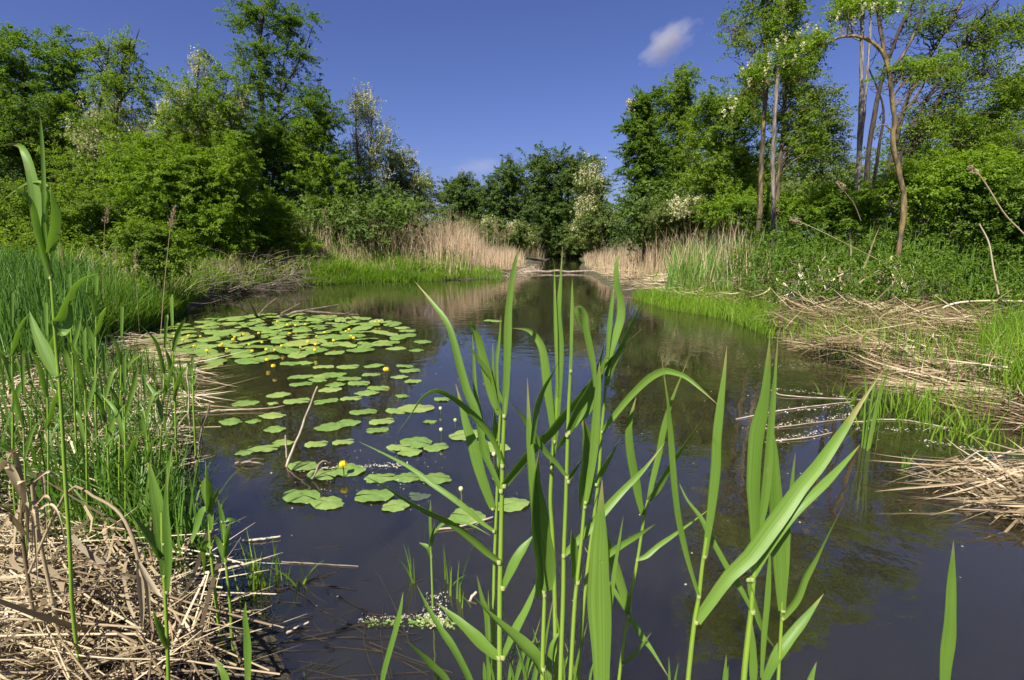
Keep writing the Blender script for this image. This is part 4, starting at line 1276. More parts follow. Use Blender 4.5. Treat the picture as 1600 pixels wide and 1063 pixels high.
reed('reed with broad pale leaf held upright beside two dark leaves, left of the water', 1.15, [(266, 1140), (262, 1020), (258, 930), (254, 870), (253, 800)], 6.5, [
    ([(257, 900), (255, 850), (248, 800), (240, 760), (234, 722)], 20),
    ([(254, 872), (240, 845), (222, 822), (198, 795)], 14, 'd'),
    ([(261, 925), (263, 880), (262, 840), (260, 800), (262, 720)], 11),
    ([(264, 1012), (254, 990), (245, 970), (238, 950)], 11, 'd'),
    ([(256, 850), (258, 800), (263, 740), (270, 690)], 7)], LG)
reed('reed with dark curled tip at the water edge on the left', 1.45, [(346, 1000), (340, 960), (332, 890), (328, 840), (326, 790)], 6.0, [
    ([(327, 800), (328, 780), (326, 760), (323, 742), (321, 718)], 11, 'd'),
    ([(326, 795), (315, 800), (305, 830), (297, 855)], 10), ([(330, 830), (328, 800), (318, 760), (322, 745)], 9),
    ([(331, 855), (320, 850), (319, 880), (320, 910)], 8, 'd'), ([(328, 800), (337, 775), (342, 762)], 7)], LG)
reed('thin reed with drooping leaves beside the one with the dark curled tip', 1.42, [(363, 1000), (360, 950), (353, 880), (350, 840), (346, 790)], 5.5, [
    ([(352, 880), (343, 850), (335, 835)], 8), ([(350, 850), (347, 810), (340, 780)], 8), ([(352, 870), (356, 830), (360, 815)], 7, 'd'),
    ([(347, 815), (360, 812), (376, 816)], 6)], LG)
reed('single blade standing upright at the bottom edge on the left', 1.0, [(388, 1130), (387, 1090)], 7, [([(387, 1095), (387, 1040), (386, 1000), (383, 965), (384, 940)], 11), ([(360, 1100), (350, 1055), (335, 1030)], 10)], LG)

for q, (px, yb, yt, yy, lab) in enumerate([
        (40, 900, 560, 1.6, 'green reed close to the left picture edge, leaves reaching up right'),
        (75, 790, 470, 1.9, 'green reed just left of the tall pleated one, half hidden'),
        (135, 800, 520, 1.9, 'thin reed between the tall pleated reed and the pale straw heap'),
        (168, 790, 545, 2.0, 'thin reed with pointed leaves in the middle of the straw heap'),
        (188, 760, 480, 2.1, 'thin tall reed standing at the back of the straw heap'),
        (196, 850, 560, 1.8, 'reed rising through green grass in front of the straw heap'),
        (253, 760, 500, 2.2, 'green reed in front of the lily patch, first at the water edge'),
        (273, 720, 470, 2.4, 'slender reed with tip over the left end of the lily patch'),
        (302, 650, 560, 2.8, 'short reed tuft standing in the water right of the straw'),
        (232, 800, 590, 2.0, 'reed leaning right where straw meets the open water'),
        (115, 690, 430, 2.3, 'reed rising against the dark sedge, left'),
        (20, 760, 460, 1.9, 'reed at the extreme left edge below the bushes'),
        (150, 640, 425, 2.6, 'reed at the back of the straw among the sedge')]):
    lv = []
    h_ = yb - yt
    ln = rng.uniform(-14, 14)
    stem = [(px - ln * 0.3, yb), (px, yb - h_ * 0.4), (px + ln * 0.4, yb - h_ * 0.75)]
    for k_ in range(4):
        f_ = 0.38 + 0.15 * k_
        sd = 1 if (k_ + q) % 2 else -1
        x_ = px + ln * 0.4 * f_
        y_ = yb - h_ * f_
        le = h_ * rng.uniform(0.22, 0.34)
        if k_ == 3:
            lv.append(([(x_, y_), (x_ + ln * 0.2, y_ - le * 0.6), (px + ln * 0.7, yt)], 5))
        else:
            lv.append(([(x_, y_), (x_ + sd * le * 0.15, y_ - le * 0.55), (x_ + sd * le * rng.uniform(0.2, 0.5), y_ - le * rng.uniform(0.7, 1.0))], rng.uniform(4.5, 7.5), 'd' if rng.random() < 0.4 else ''))
    reed(lab, yy, stem, 3.6, lv, LG)

# ------------------------------------------------------------------ water lilies
def pad_mesh(seed, R_=0.5):
    r_ = np.random.default_rng(seed)
    nA, nR = 30, 5
    notch = 0.07
    V, F = [], []
    ph = r_.uniform(0, 6.28, 4)
    for k_ in range(nA + 1):
        th = notch + (2 * PI - 2 * notch) * k_ / nA
        edge = R_ * (1 + 0.12 * math.cos(2 * th) + 0.05 * math.cos(th) + 0.010 * math.sin(7 * th + ph[0]) + 0.012 * math.sin(19 * th + ph[1]))
        if k_ in (0, nA):
            edge *= 0.93
        for q in range(nR + 1):
            f = q / nR
            z = 0.010 + 0.005 * math.sin(3 * th + ph[2]) * f * f + 0.003 * math.sin(9 * th + ph[3]) * f ** 3 - 0.008 * f ** 3
            V.append((math.cos(th) * edge * f, math.sin(th) * edge * f, z))
    for k_ in range(nA):
        for q in range(nR):
            a_ = k_ * (nR + 1) + q
            F.append((a_, a_ + nR + 1, a_ + nR + 2, a_ + 1))
    return mesh('lily_pad', V, F, np.full(len(F), r_.random()))


pads = [pad_mesh(s_) for s_ in range(8)]
for p_ in pads:
    p_.materials.append(M['pad'])
sunk = pad_mesh(99)
sunk.materials.append(M['pad_sunk'])


def lily_pad(px, py, wpx, label, group=None, sunkpad=False, z=0.0):
    g_ = gp(px, py)
    sz = wpx * depth(g_) / 800.0 / 1.13
    o = bpy.data.objects.new('lily_pad', sunk if sunkpad else pads[rng.integers(8)])
    COL.objects.link(o)
    o.location = (g_[0], g_[1], z + rng.uniform(0.0, 0.006) - (0.011 if sunkpad else 0))
    o.scale = (sz, sz * rng.uniform(0.8, 0.95), 1)
    o.rotation_euler = (rng.normal() * 0.02, rng.normal() * 0.02, rng.uniform(-0.5, 0.5) + (PI if rng.random() < 0.5 else 0))
    return tag(o, label, 'lily pad', group)


for px, py, w_, lab in [
        (513, 787, 58, 'round lily pad nearest the camera, in the left front cluster'),
        (470, 777, 64, 'wavy lily pad touching the left side of the nearest round pad'),
        (586, 776, 62, 'lily pad in the front cluster just below the debris strewn row'),
        (620, 791, 48, 'rounded lily pad at the lower right end of the front cluster'),
        (502, 743, 50, 'lily pad at the left end of the debris strewn row, behind the yellow flower'),
        (545, 736, 58, 'lily pad under pale debris in the middle of the strewn row'),
        (592, 748, 50, 'lily pad sprinkled with white debris right of the strewn row middle'),
        (634, 747, 46, 'small round lily pad between two larger debris strewn ones'),
        (680, 748, 56, 'large lily pad at the right end of the debris strewn row'),
        (650, 692, 56, 'lily pad at the back of the scalloped cluster right of centre'),
        (622, 700, 40, 'left pad of the scalloped cluster right of centre'),
        (682, 700, 44, 'right pad of the scalloped cluster right of centre'),
        (641, 708, 40, 'front pad of the scalloped cluster right of centre'),
        (730, 808, 64, 'lily pad seen between the stems left of the tallest reed'),
        (800, 790, 60, 'lily pad half hidden behind the broad dark reed leaf'),
        (770, 700, 60, 'lily pad behind the stem of the tallest reed'),
        (730, 680, 60, 'lily pad partly covered by the broad leaf pointing up left'),
        (410, 702, 52, 'lily pad with ragged edge left of the leaning stick'),
        (382, 708, 30, 'small lily pad attached left of the ragged one'),
        (443, 692, 36, 'lily pad tucked against the foot of the leaning stick'),
        (494, 695, 36, 'oval lily pad just right of the leaning stick'),
        (536, 692, 34, 'faded lily pad by itself right of the oval one'),
        (474, 730, 50, 'half sunk lily pad below the leaning stick'),
        (648, 639, 62, 'pale lily pad floating alone towards the reflection of the sky'),
        (620, 643, 40, 'pale lily pad touching the lone pale one on its left')]:
    lily_pad(px, py, w_, lab)
for px, py, w_ in [(361, 660, 42), (396, 659, 26), (425, 650, 44), (430, 672, 36), (384, 631, 42), (436, 618, 38), (427, 632, 18), (463, 628, 42), (510, 628, 38), (548, 624, 34), (574, 615, 40), (567, 645, 44),
                   (596, 660, 40), (590, 673, 36), (545, 662, 40), (515, 668, 50), (470, 601, 36), (502, 589, 34), (470, 590, 40), (497, 594, 34), (520, 587, 44), (546, 593, 38), (515, 610, 38),
                   (525, 602, 34), (580, 586, 30), (585, 572, 34), (543, 574, 36), (506, 574, 34), (476, 568, 34), (452, 569, 34), (590, 607, 36), (560, 600, 36), (640, 580, 34), (625, 590, 30),
                   (632, 573, 30), (646, 597, 28), (628, 620, 24), (690, 625, 26), (672, 660, 22)]:
    lily_pad(px, py, w_, 'single lily pad floating in the open water in front of the dense patch', 'lily pads scattered before the dense patch')
# the dense patch
region = [(205, 556), (262, 512), (330, 500), (400, 492), (470, 493), (560, 497), (625, 506), (640, 518), (625, 530), (590, 545), (545, 552), (500, 558), (440, 562), (370, 570), (300, 585), (250, 580)]
Pp = px_pts(900, region)
kept = []
for p in Pp:
    r_ = rng.uniform(0.20, 0.34)
    if all(np.hypot(p[0] - k_[0], p[1] - k_[1]) > (r_ + k_[2]) * 0.40 for k_ in kept):
        kept.append((p[0], p[1], r_))
    if len(kept) >= 230:
        break
for x_, y_, r_ in kept:
    o = bpy.data.objects.new('lily_pad', pads[rng.integers(8)])
    COL.objects.link(o)
    o.location = (x_, y_, rng.uniform(0, 0.03))
    o.scale = (r_ * 1.1, r_ * 1.0, 1)
    o.rotation_euler = (rng.normal() * 0.05, rng.normal() * 0.05, rng.uniform(0, 6.28))
    tag(o, 'lily pad crowded into the dense floating patch by the left bank', 'lily pad', 'lily pads in the dense patch')
for px, py, w_ in [(770, 502, 30), (620, 545, 34), (605, 537, 40), (650, 548, 26), (660, 535, 30)]:
    lily_pad(px, py, w_, 'lily pad drifting at the right fringe of the dense patch', 'lily pads at the fringe of the patch')
for px, py, w_, lab in [(655, 776, 40, 'dark sunken lily pad below the right end of the strewn row'), (748, 712, 36, 'dark sunken lily pad left of the tallest reed stem'),
                        (607, 703, 36, 'dark sunken lily pad left of the scalloped cluster'), (655, 800, 44, 'dark sunken lily pad near the seed head at the clump')]:
    lily_pad(px, py, w_, lab, None, True)


def lily_flower():
    root = thing('water_lily', (0, 0, 0), 'yellow water lily flower in the dense patch', 'water lily', 'yellow flowers over the lily patch')
    a1 = Acc()
    tube(a1, catmull([(0, 0, -0.05), (0.004, 0, 0.04), (0, 0, 0.085)], 6), 0.005, 6)
    obj('stalk', a1.mesh('stalk'), M['darkstalk'], root)
    a2 = Acc()
    for k_ in range(6):
        th = k_ * PI / 3
        c, s_ = math.cos(th), math.sin(th)
        V = []
        for (r_, z_, w_) in ((0.004, 0.08, 0.006), (0.020, 0.085, 0.016), (0.027, 0.105, 0.017), (0.018, 0.122, 0.008)):
            V += [(c * r_ - s_ * w_, s_ * r_ + c * w_, z_), (c * r_ + s_ * w_, s_ * r_ - c * w_, z_)]
        a2.add(V, [(0, 1, 3, 2), (2, 3, 5, 4), (4, 5, 7, 6)])
    tube(a2, [(0, 0, 0.085), (0, 0, 0.10), (0, 0, 0.112)], [0.010, 0.012, 0.009], 7)
    obj('flower', a2.mesh('flower'), M['petal'], root)
    return root


fl = lily_flower()
fpos = [(537, 746), (604, 592)]
labs = ['yellow water lily flower nearest the camera, in front of the strewn row', 'single yellow water lily flower in open water right of the scattered pads']
for q in range(2):
    g_ = gp(*fpos[q])
    if q == 0:
        fl.location = (g_[0], g_[1], 0)
        fl.scale = (0.72, 0.72, 0.85)
        fl['label'] = labs[0]
        del fl['group']
    else:
        f2 = dup(fl, (g_[0], g_[1], 0), 1.0, 1.0, labs[1])
for px, py in [(252, 546), (287, 530), (275, 525), (296, 524), (314, 523), (348, 536), (345, 538), (367, 524), (365, 530), (381, 520), (395, 548), (417, 546), (410, 533), (405, 519), (441, 540), (442, 538), (450, 506),
               (453, 519), (462, 506), (478, 504), (482, 534), (483, 531), (494, 538), (495, 522), (493, 547), (541, 515), (546, 514), (549, 523), (552, 525), (553, 528), (587, 499), (593, 499), (434, 500), (418, 563), (428, 574),
               (508, 518), (522, 531), (355, 543), (325, 548), (390, 536), (305, 540), (265, 532), (470, 540), (430, 545)]:
    g_ = gp(px, py + 9)
    dup(fl, (g_[0], g_[1], 0), rng.uniform(0, 6), rng.uniform(0.5, 0.8), 'yellow water lily flower rising from the dense patch', 'yellow flowers over the lily patch')


def bud(px, py, label, h_=0.07):
    g_ = gp(px, py)
    root = thing('flower_bud', (g_[0], g_[1], 0), label, 'flower bud')
    a1 = Acc()
    tube(a1, catmull([(0, 0, -0.05), (0.006, 0, h_ * 0.5), (0.002, 0, h_)], 6), 0.005, 6)
    obj('stalk', a1.mesh('stalk'), M['darkstalk'], root)
    a2 = Acc()
    tube(a2, [(0.002, 0, h_ - 0.006), (0.002, 0, h_ + 0.002), (0.002, 0, h_ + 0.012), (0.002, 0, h_ + 0.02), (0.002, 0, h_ + 0.023)], [0.004, 0.011, 0.013, 0.009, 0.002], 8)
    obj('bud', a2.mesh('bud'), M['bud'], root)


bud(689, 690, 'pale bud on a dark stalk beside the scalloped cluster', 0.08)
bud(720, 785, 'drooping pale bud on a dark stalk left of the tallest reed', 0.07)
bud(771, 728, 'small white bud behind the tallest reed stem')
bud(711, 668, 'small dark stalked bud behind the broad leaf pointing up left', 0.05)
bud(688, 647, 'small white topped bud standing alone in open water', 0.04)

# ------------------------------------------------------------------ sticks, stalks, debris
def stick(name, label, cat, pts, r0, r1, mat='palewood', forks=()):
    """pts: (px, py, height above the water) or world points"""
    P = [gp(p[0], p[1], p[2]) if len(p) == 3 else np.array(p[:3]) for p in pts]
    acc = Acc()
    C = catmull(P, 14)
    C[1:-1] += rng.normal(size=(12, 3)) * r0 * 0.25
    tube(acc, C, np.linspace(r0, r1, 14), 7)
    for f in forks:
        Q = [gp(p[0], p[1], p[2]) for p in f]
        tube(acc, catmull(Q, 8), np.linspace(r0 * 0.6, r1 * 0.6, 8), 6)
    me = acc.mesh(name, P[0])
    return tag(obj(name, me, M[mat], None, tuple(P[0])), label, cat)


def up_stick(px, py, tx, ty, dz=0.0):
    """foot on the water at (px,py); tip seen at (tx,ty) on about the same distance"""
    f = gp(px, py)
    return f, at(tx, ty, f[1] + dz)


def stick2(name, label, cat, px, py, tx, ty, r0, r1, mat='palewood', dz=0.1, mid=None):
    f, t = up_stick(px, py, tx, ty, dz)
    acc = Acc()
    f0 = f - np.array([0, 0, 0.06])
    pts = [f0, t] if mid is None else [f0, at(mid[0], mid[1], f[1] + dz * 0.5), t]
    C = catmull(pts, 12)
    C[1:-1] += rng.normal(size=(10, 3)) * r0 * 0.3
    tube(acc, C, np.linspace(r0, r1, 12), 7)
    return tag(obj(name, acc.mesh(name, f), M[mat], None, tuple(f)), label, cat)


stick2('dead_stalk', 'long pale dead stalk leaning up out of the water between lily pads', 'stalk', 440, 733, 496, 604, 0.009, 0.005, dz=0.35)
stick2('dead_stalk', 'short pale stalk stub standing left of the long leaning stalk', 'stalk', 447, 715, 446, 680, 0.006, 0.005, dz=0.02)
stick2('dead_stalk', 'thin bent stalk stub right of the long leaning stalk', 'stalk', 482, 752, 516, 723, 0.006, 0.004, dz=0.1, mid=(500, 724))
stick2('dead_stalk', 'brown stalk leaning over the water beside the straw on the left', 'stalk', 290, 745, 328, 630, 0.007, 0.004, 'twig', 0.3)
stick2('dead_stalk', 'second brown stalk crossing the leaning one near the left water edge', 'stalk', 300, 745, 318, 650, 0.005, 0.003, 'twig', 0.2)
stick2('dead_stalk', 'upright pale stalk stub in the water right of the straw heap', 'stalk', 296, 690, 293, 578, 0.007, 0.005, 'palewood', 0.05)
stick2('dead_stalk', 'long pale stalk slanting over the left end of the lily patch', 'stalk', 200, 615, 310, 575, 0.006, 0.004, 'palewood', 0.5)
stick2('dead_stalk', 'bent pale stalk forming an angle above the lily patch', 'stalk', 190, 545, 262, 535, 0.006, 0.004, 'palewood', 0.2, (232, 520))
stick2('dead_stalk', 'pale twig poking from the water at the lower clump debris', 'stalk', 708, 948, 744, 925, 0.006, 0.005, 'palewood', 0.05)
stick('dead_stalk', 'pale stalk floating behind the tallest reed', 'stalk', [(680, 828, 0.005), (730, 820, 0.01), (770, 808, 0.01)], 0.005, 0.004)
stick('dead_stalk', 'pale stick floating alone between left bank and scattered pads', 'stalk', [(310, 646, 0.01), (350, 641, 0.015), (398, 640, 0.01)], 0.010, 0.006, forks=[[(360, 641, 0.01), (420, 638, 0.02), (444, 634, 0.02)]])
stick('dead_stalk', 'short forked twig floating left of the leaning stalk', 'stalk', [(368, 724, 0.01), (392, 722, 0.02), (412, 726, 0.0)], 0.008, 0.004, 'twig', forks=[[(380, 723, 0.01), (396, 717, 0.03), (413, 718, 0.02)]])
stick('dead_stalk', 'pale stalk piece floating below the leaning left reeds', 'stalk', [(380, 845, 0.005), (410, 842, 0.01), (438, 838, 0.01)], 0.006, 0.004)
stick('dead_stalk', 'thin straw line floating across the lower left water', 'stalk', [(440, 878, 0.003), (480, 880, 0.004), (560, 885, 0.003)], 0.003, 0.002, 'twig')
stick('dead_stalk', 'short pale twig floating low near the bottom left grass tuft', 'stalk', [(448, 990, 0.005), (465, 980, 0.01), (482, 972, 0.015)], 0.005, 0.003)
stick('fallen_branch', 'fallen branch lying in the water behind the lily patch', 'branch', [(432, 496, 0.02), (470, 487, 0.14), (510, 489, 0.10), (560, 492, 0.03)], 0.028, 0.012, 'twig',
      [[(440, 490, 0.1), (455, 482, 0.25), (470, 474, 0.45)], [(465, 487, 0.12), (500, 481, 0.28), (530, 476, 0.40)], [(540, 491, 0.06), (550, 487, 0.2), (558, 482, 0.25)]])
stick('fallen_branch', 'dark forked branch sticking up behind the lily patch', 'branch', [(402, 497, -0.02), (396, 484, 0.2), (390, 472, 0.42)], 0.028, 0.012, 'twig', [[(402, 496, 0.0), (415, 480, 0.2), (432, 466, 0.45)]])
for q, (pts, lab) in enumerate([
        ([(1150, 655, .004), (1230, 640, .01), (1330, 628, .004)], 'straw with white fluff floating farthest out at the right'),
        ([(1180, 672, .004), (1260, 662, .012), (1320, 655, .004)], 'middle straw with fluff floating at the right'),
        ([(1200, 690, .004), (1260, 684, .01), (1300, 676, .004)], 'short straw with fluff nearest the camera at the right'),
        ([(1205, 610, .02), (1225, 618, .012), (1290, 622, .004), (1360, 625, .004)], 'curved pale straw floating toward the right grass tufts'),
        ([(1330, 660, .004), (1400, 655, .01), (1480, 668, .004)], 'straw floating in front of the right grass tufts')]):
    stick('floating_straw', lab, 'straw', pts, 0.005, 0.003)
# bent dry stalk with hanging husk leaves, lower left
P = [at(*p) for p in [(105, 768, 1.30), (150, 778, 1.27), (185, 800, 1.24), (205, 835, 1.22), (216, 875, 1.21), (222, 900, 1.20)]]
base = P[0]
root = thing('dead_reed', tuple(base), 'bent dry reed drooping pale husk leaves over the near left bank', 'reed')
a1 = Acc()
tube(a1, catmull([P[0] - np.array([0.15, 0, 0.25])] + P, 20), np.linspace(0.0035, 0.005, 20), 7)
obj('stem', a1.mesh('stem', base), M['straw'], root)
for pts, w_ in (([(216, 875), (219, 910), (222, 950), (222, 990)], 10), ([(217, 880), (228, 905), (232, 940), (236, 985)], 8), ([(218, 880), (232, 905), (245, 925), (256, 935)], 8)):
    Q = [at(p[0], p[1], 1.20) for p in pts]
    a2 = Acc()
    leaf_blade(a2, Q, w_ * 0.0015, 10, 0.5)
    obj('leaf', a2.mesh('leaf', base), M['straw'], root)
for sx, lab, tips in ((0, 'withered reed at the left edge with grey curled leaves hanging down', [(10, 720, 25), (-5, 745, 40), (30, 770, 30), (45, 860, 22), (20, 880, 20), (60, 930, 20), (0, 830, 30)]),
                      (1, 'withered reed right of the curled grey one with brown hanging leaves', [(95, 760, 18), (75, 880, 18), (50, 900, 16), (90, 850, 16), (110, 890, 14), (62, 830, 18)])):
    b0 = (40 + 38 * sx, 910)
    t0 = (38 + 12 * sx, 765 - 10 * sx)
    root = thing('dead_reed', tuple(at(*b0, 1.35)), lab, 'reed')
    base = at(*b0, 1.35)
    a1 = Acc()
    tube(a1, catmull([base - np.array([0, 0, 0.2]), at((b0[0] + t0[0]) / 2 - 4, (b0[1] + t0[1]) / 2, 1.34), at(*t0, 1.33)], 12), 0.005, 7)
    obj('stem', a1.mesh('stem', base), M['straw'], root)
    for k_, (tx, ty, w_) in enumerate(tips):
        s_ = (t0[0] + rng.uniform(-3, 3), t0[1] + 12 * k_)
        Q = [at(s_[0], s_[1], 1.33), at((s_[0] * 0.4 + tx * 0.6), min(s_[1], ty) - rng.uniform(5, 25), 1.31 + rng.uniform(-.05, .05)), at(tx, ty, 1.30 + rng.uniform(-.06, .06))]
        a2 = Acc()
        leaf_blade(a2, Q, w_ * 0.00042, rng.uniform(-60, 60), 0.7)
        obj('leaf', a2.mesh('leaf', base), M['straw'], root)


# dry reeds with seed plumes: one built, then copied
def dry_reed(label, group, h_=1.7, lean=0.12):
    root = thing('dry_reed', (0, 0, 0), label, 'reed', group)
    a1 = Acc()
    C = catmull([(0, 0, -0.1), (lean * 0.3, 0, h_ * 0.5), (lean, 0, h_)], 9)
    tube(a1, C, np.linspace(0.008, 0.004, 9), 5)
    obj('stem', a1.mesh('stem'), M['drystalk'], root)
    a2 = Acc()
    t_ = rng.random(70)
    P = np.array([lean, 0, h_]) + np.stack([0.09 * t_ + rng.normal(size=70) * 0.028 * (1.2 - t_), rng.normal(size=70) * 0.028 * (1.2 - t_), 0.34 * t_ - 0.10 - 0.08 * t_ ** 2], -1)
    leaves(a2, P, rng.normal(size=(70, 3)), 0.05, 0.35)
    obj('plume', a2.mesh('plume', smooth=False), M['plume'], root)
    return root


proto = dry_reed('dry reed with seed plume in the belt left of the far channel', 'plumed dry reeds of the left belt')
first = True
for (reg, n_, hs, lab, grp) in (
        ([(415, 438), (560, 437), (700, 434), (800, 428), (790, 412), (700, 418), (560, 426), (415, 432)], 120, (0.75, 1.12), 'dry reed with seed plume in the belt left of the far channel', 'plumed dry reeds of the left belt'),
        ([(920, 410), (960, 438), (1050, 446), (1040, 420), (985, 406)], 55, (0.5, 0.75), 'dry reed with seed plume in the belt right of the far channel', 'plumed dry reeds of the right belt'),
        ([(1040, 452), (1150, 462), (1190, 440), (1090, 425)], 22, (0.6, 0.9), 'dry plumed reed rising from the blue green bed on the right bank', 'plumed dry reeds in the right green bed')):
    for p in px_pts(n_, reg):
        args = (tuple(p), rng.uniform(0, 6.28), rng.uniform(*hs))
        if first:
            proto.location, proto.rotation_euler, first = args[0], (0, 0, args[1]), False
        else:
            dup(proto, args[0], args[1], args[2], lab, grp, (rng.normal() * 0.07, rng.normal() * 0.07))
for px, py, yb, lab in ((150, 330, 440, 'plumed dry reed leaning right in front of the left bushes'), (105, 390, 450, 'plumed dry reed with drooping head left of the bushes'), (215, 395, 440, 'low plumed dry reed over the near left grass'), (180, 392, 445, 'plumed dry reed with brown fluffy head over the left grass'), (235, 330, 430, 'plumed dry reed before the broad bright shrub')):
    p = at(px, py, 7.5)
    g0 = hz(p[0], p[1])
    dup(proto, (p[0] - 0.15, p[1], g0), rng.uniform(-0.5, 0.5), (lambda q_: (q_ * 0.6, q_ * 0.6, q_))(max(0.4, (p[2] - g0) / 1.75)), lab, 'plumed dry reeds on the near left bank', (rng.normal() * 0.05, 0.12))


def arched_reed(label, pts, Y, w_, plume=True, mat='straw'):
    P = [at(p[0], p[1], Y) for p in pts]
    base = P[0]
    root = thing('dry_reed', tuple(base), label, 'reed')
    a1 = Acc()
    s1 = depth(P[-1]) / 800
    tube(a1, catmull(P, 22), np.linspace(w_, w_ * 0.6, 22) * s1 * 0.5, 6)
    obj('stem', a1.mesh('stem', base), M[mat], root)
    if plume:
        a2 = Acc()
        d_ = unit(P[-1] - P[-2])
        t_ = rng.random(90)[:, None]
        Q = P[-1] + d_ * t_ * 16 * s1 + rng.normal(size=(90, 3)) * 2.6 * s1 * (1.1 - t_ * 0.6)
        leaves(a2, Q, rng.normal(size=(90, 3)), 5 * s1, 0.35)
        obj('plume', a2.mesh('plume', base, smooth=False), M['plume'], root)


arched_reed('arched dry reed with fluffy brown head bending in from the right edge', [(1690, 480), (1640, 410), (1600, 366), (1570, 335), (1545, 295), (1532, 276), (1525, 270)], 6.5, 2.6)
arched_reed('long dry stalk bent flat along the straw below the brambles', [(1700, 475), (1600, 471), (1520, 471), (1480, 478), (1458, 495), (1452, 505)], 7.5, 4)
arched_reed('thin dry reed leaning left out of the brambles with small head', [(1400, 420), (1350, 395), (1300, 370), (1262, 352), (1250, 348)], 9.0, 1.2)
arched_reed('dry reed with pale head above the brambles, by the pale forked trunk', [(1345, 345), (1335, 320), (1322, 303), (1318, 297)], 10.5, 1.6)
arched_reed('broken dry stalk standing upright among the brambles at the right', [(1560, 460), (1552, 420), (1545, 380), (1530, 350)], 7.0, 3, False)
arched_reed('dry stalk leaning across the right shore grass', [(1480, 650), (1500, 620), (1560, 590), (1600, 572)], 4.6, 4, False)
arched_reed('dry stalk crossing the near right shore straw', [(1495, 650), (1530, 615), (1570, 575), (1600, 550)], 4.8, 3.5, False)
# hanging withered leaves under the brambles
acc = Acc()
P_ = px_pts(150, [(1190, 500), (1300, 500), (1420, 506), (1420, 490), (1220, 484)])
P_[:, 2] += rng.uniform(0.2, 0.6, len(P_))
straw(acc, P_, 0.28, 0.03, 0.05, 0, 3.1, 1.2, 0.4)
tag(obj('withered_leaves', acc.mesh('withered_leaves'), M['straw']), 'withered reed leaves hanging below the bramble edge', 'dead leaves', kind='stuff')
# brushwood on the left bank edge
acc = Acc()
for p in px_pts(430, [(275, 492), (330, 470), (400, 459), (490, 449), (480, 436), (390, 442), (310, 456), (270, 476)]):
    th = rng.uniform(0, 2 * PI)
    d_ = np.array([math.cos(th), math.sin(th), rng.uniform(-0.15, 0.55)])
    l_ = rng.uniform(0.4, 1.3)
    c = p + np.array([0, 0, rng.uniform(0.0, 0.25)])
    tube(acc, catmull([c, c + d_ * l_ * 0.5 + rng.normal(size=3) * 0.06, c + d_ * l_ + np.array([0, 0, -0.1])], 6), np.linspace(0.010, 0.004, 6), 4)
b0 = gp(385, 455)
tag(obj('brush_pile', acc.mesh('brush_pile', b0), M['twig'], None, tuple(b0)), 'grey tangle of dead twigs along the foot of the left bank', 'brushwood')
acc = Acc()
for p in px_pts(60, [(785, 436), (830, 431), (848, 424), (840, 416), (800, 424)]):
    th = rng.uniform(0, 2 * PI)
    d_ = np.array([math.cos(th), math.sin(th) * 0.4, rng.uniform(-0.1, 0.6)])
    l_ = rng.uniform(0.3, 0.9)
    tube(acc, catmull([p - [0, 0, .05], p + d_ * l_ * 0.5 + rng.normal(size=3) * 0.08, p + d_ * l_ + np.array([0, 0, -0.15])], 6), np.linspace(0.012, 0.005, 6), 4)
b0 = gp(860, 432)
tag(obj('brush_pile', acc.mesh('brush_pile', b0), M['palewood'], None, tuple(b0)), 'broken dry stems tangled in the water at the channel mouth', 'brushwood')
stick('fallen_log', 'dark log lying in the water at the channel mouth', 'log', [(800, 426, 0.05), (850, 424, 0.08), (960, 425, 0.05)], 0.07, 0.04, 'twig')


# grass tufts standing in water
def tuft(label, px, py, n_, h_, w_, rad, group=None, mat='grass', lean=0.3):
    g_ = gp(px, py)
    acc = Acc()
    a_ = rng.normal(size=(n_, 2)) * rad
    P = np.stack([a_[:, 0], a_[:, 1], np.full(n_, -0.05)], -1)
    blades(acc, P, h_, w_, lean, 0.25, 6, 0.4)
    rr = float(np.abs(a_).max()) * 1.3 + 0.02
    tube(acc, [(0, 0, -0.075), (0, 0, -0.06), (0, 0, -0.045), (0, 0, -0.04)], [rr * 0.6, rr, rr * 0.9, 0.002], 14, R=0.0)
    return tag(obj('grass_tuft', acc.mesh('grass_tuft'), M[mat], None, (g_[0], g_[1], 0)), label, 'grass', group)


for px, py, n_, h_, lab in ((1430, 640, 70, 0.30, 'largest grass tuft standing in the water at the right'), (1380, 660, 30, 0.28, 'thin grass tuft left of the largest one at the right'), (1490, 665, 60, 0.24, 'grass tuft in the water close to the right shore straw'),
                            (1525, 690, 70, 0.24, 'low spreading grass tuft just behind the straw bundle at the right'), (1340, 625, 24, 0.22, 'small grass tuft beside the fluff covered straws'), (1550, 640, 70, 0.30, 'grass tuft joining the right shore'),
                            (1465, 630, 40, 0.22, 'sparse tuft behind the largest grass tuft at the right')):
    tuft(lab, px, py, n_, h_, 0.011, 0.14)
tuft('young reed shoots standing on dark roots before the right grass tufts', 1352, 700, 9, 0.62, 0.016, 0.03, None, 'reed', 0.08)
tuft('small shoot standing alone above the straw bundle at the right', 1415, 730, 6, 0.16, 0.014, 0.02, None, 'reed', 0.2)
tuft('grass tuft in the dark water right of the left reeds', 405, 920, 26, 0.24, 0.008, 0.035)
tuft('small sparse grass tuft in dark water, right of the larger one on the left', 436, 915, 10, 0.14, 0.007, 0.03)
tuft('thin shoot with bent leaf in the dark water on the left', 470, 915, 5, 0.20, 0.008, 0.012)
tuft('low leaves at the bottom edge left of centre', 480, 1050, 7, 0.07, 0.012, 0.02)
tuft('thin upright shoots in debris left of the clump', 700, 925, 14, 0.17, 0.008, 0.05)
tuft('single thin shoot with reflection left of the debris', 647, 905, 5, 0.20, 0.007, 0.012)
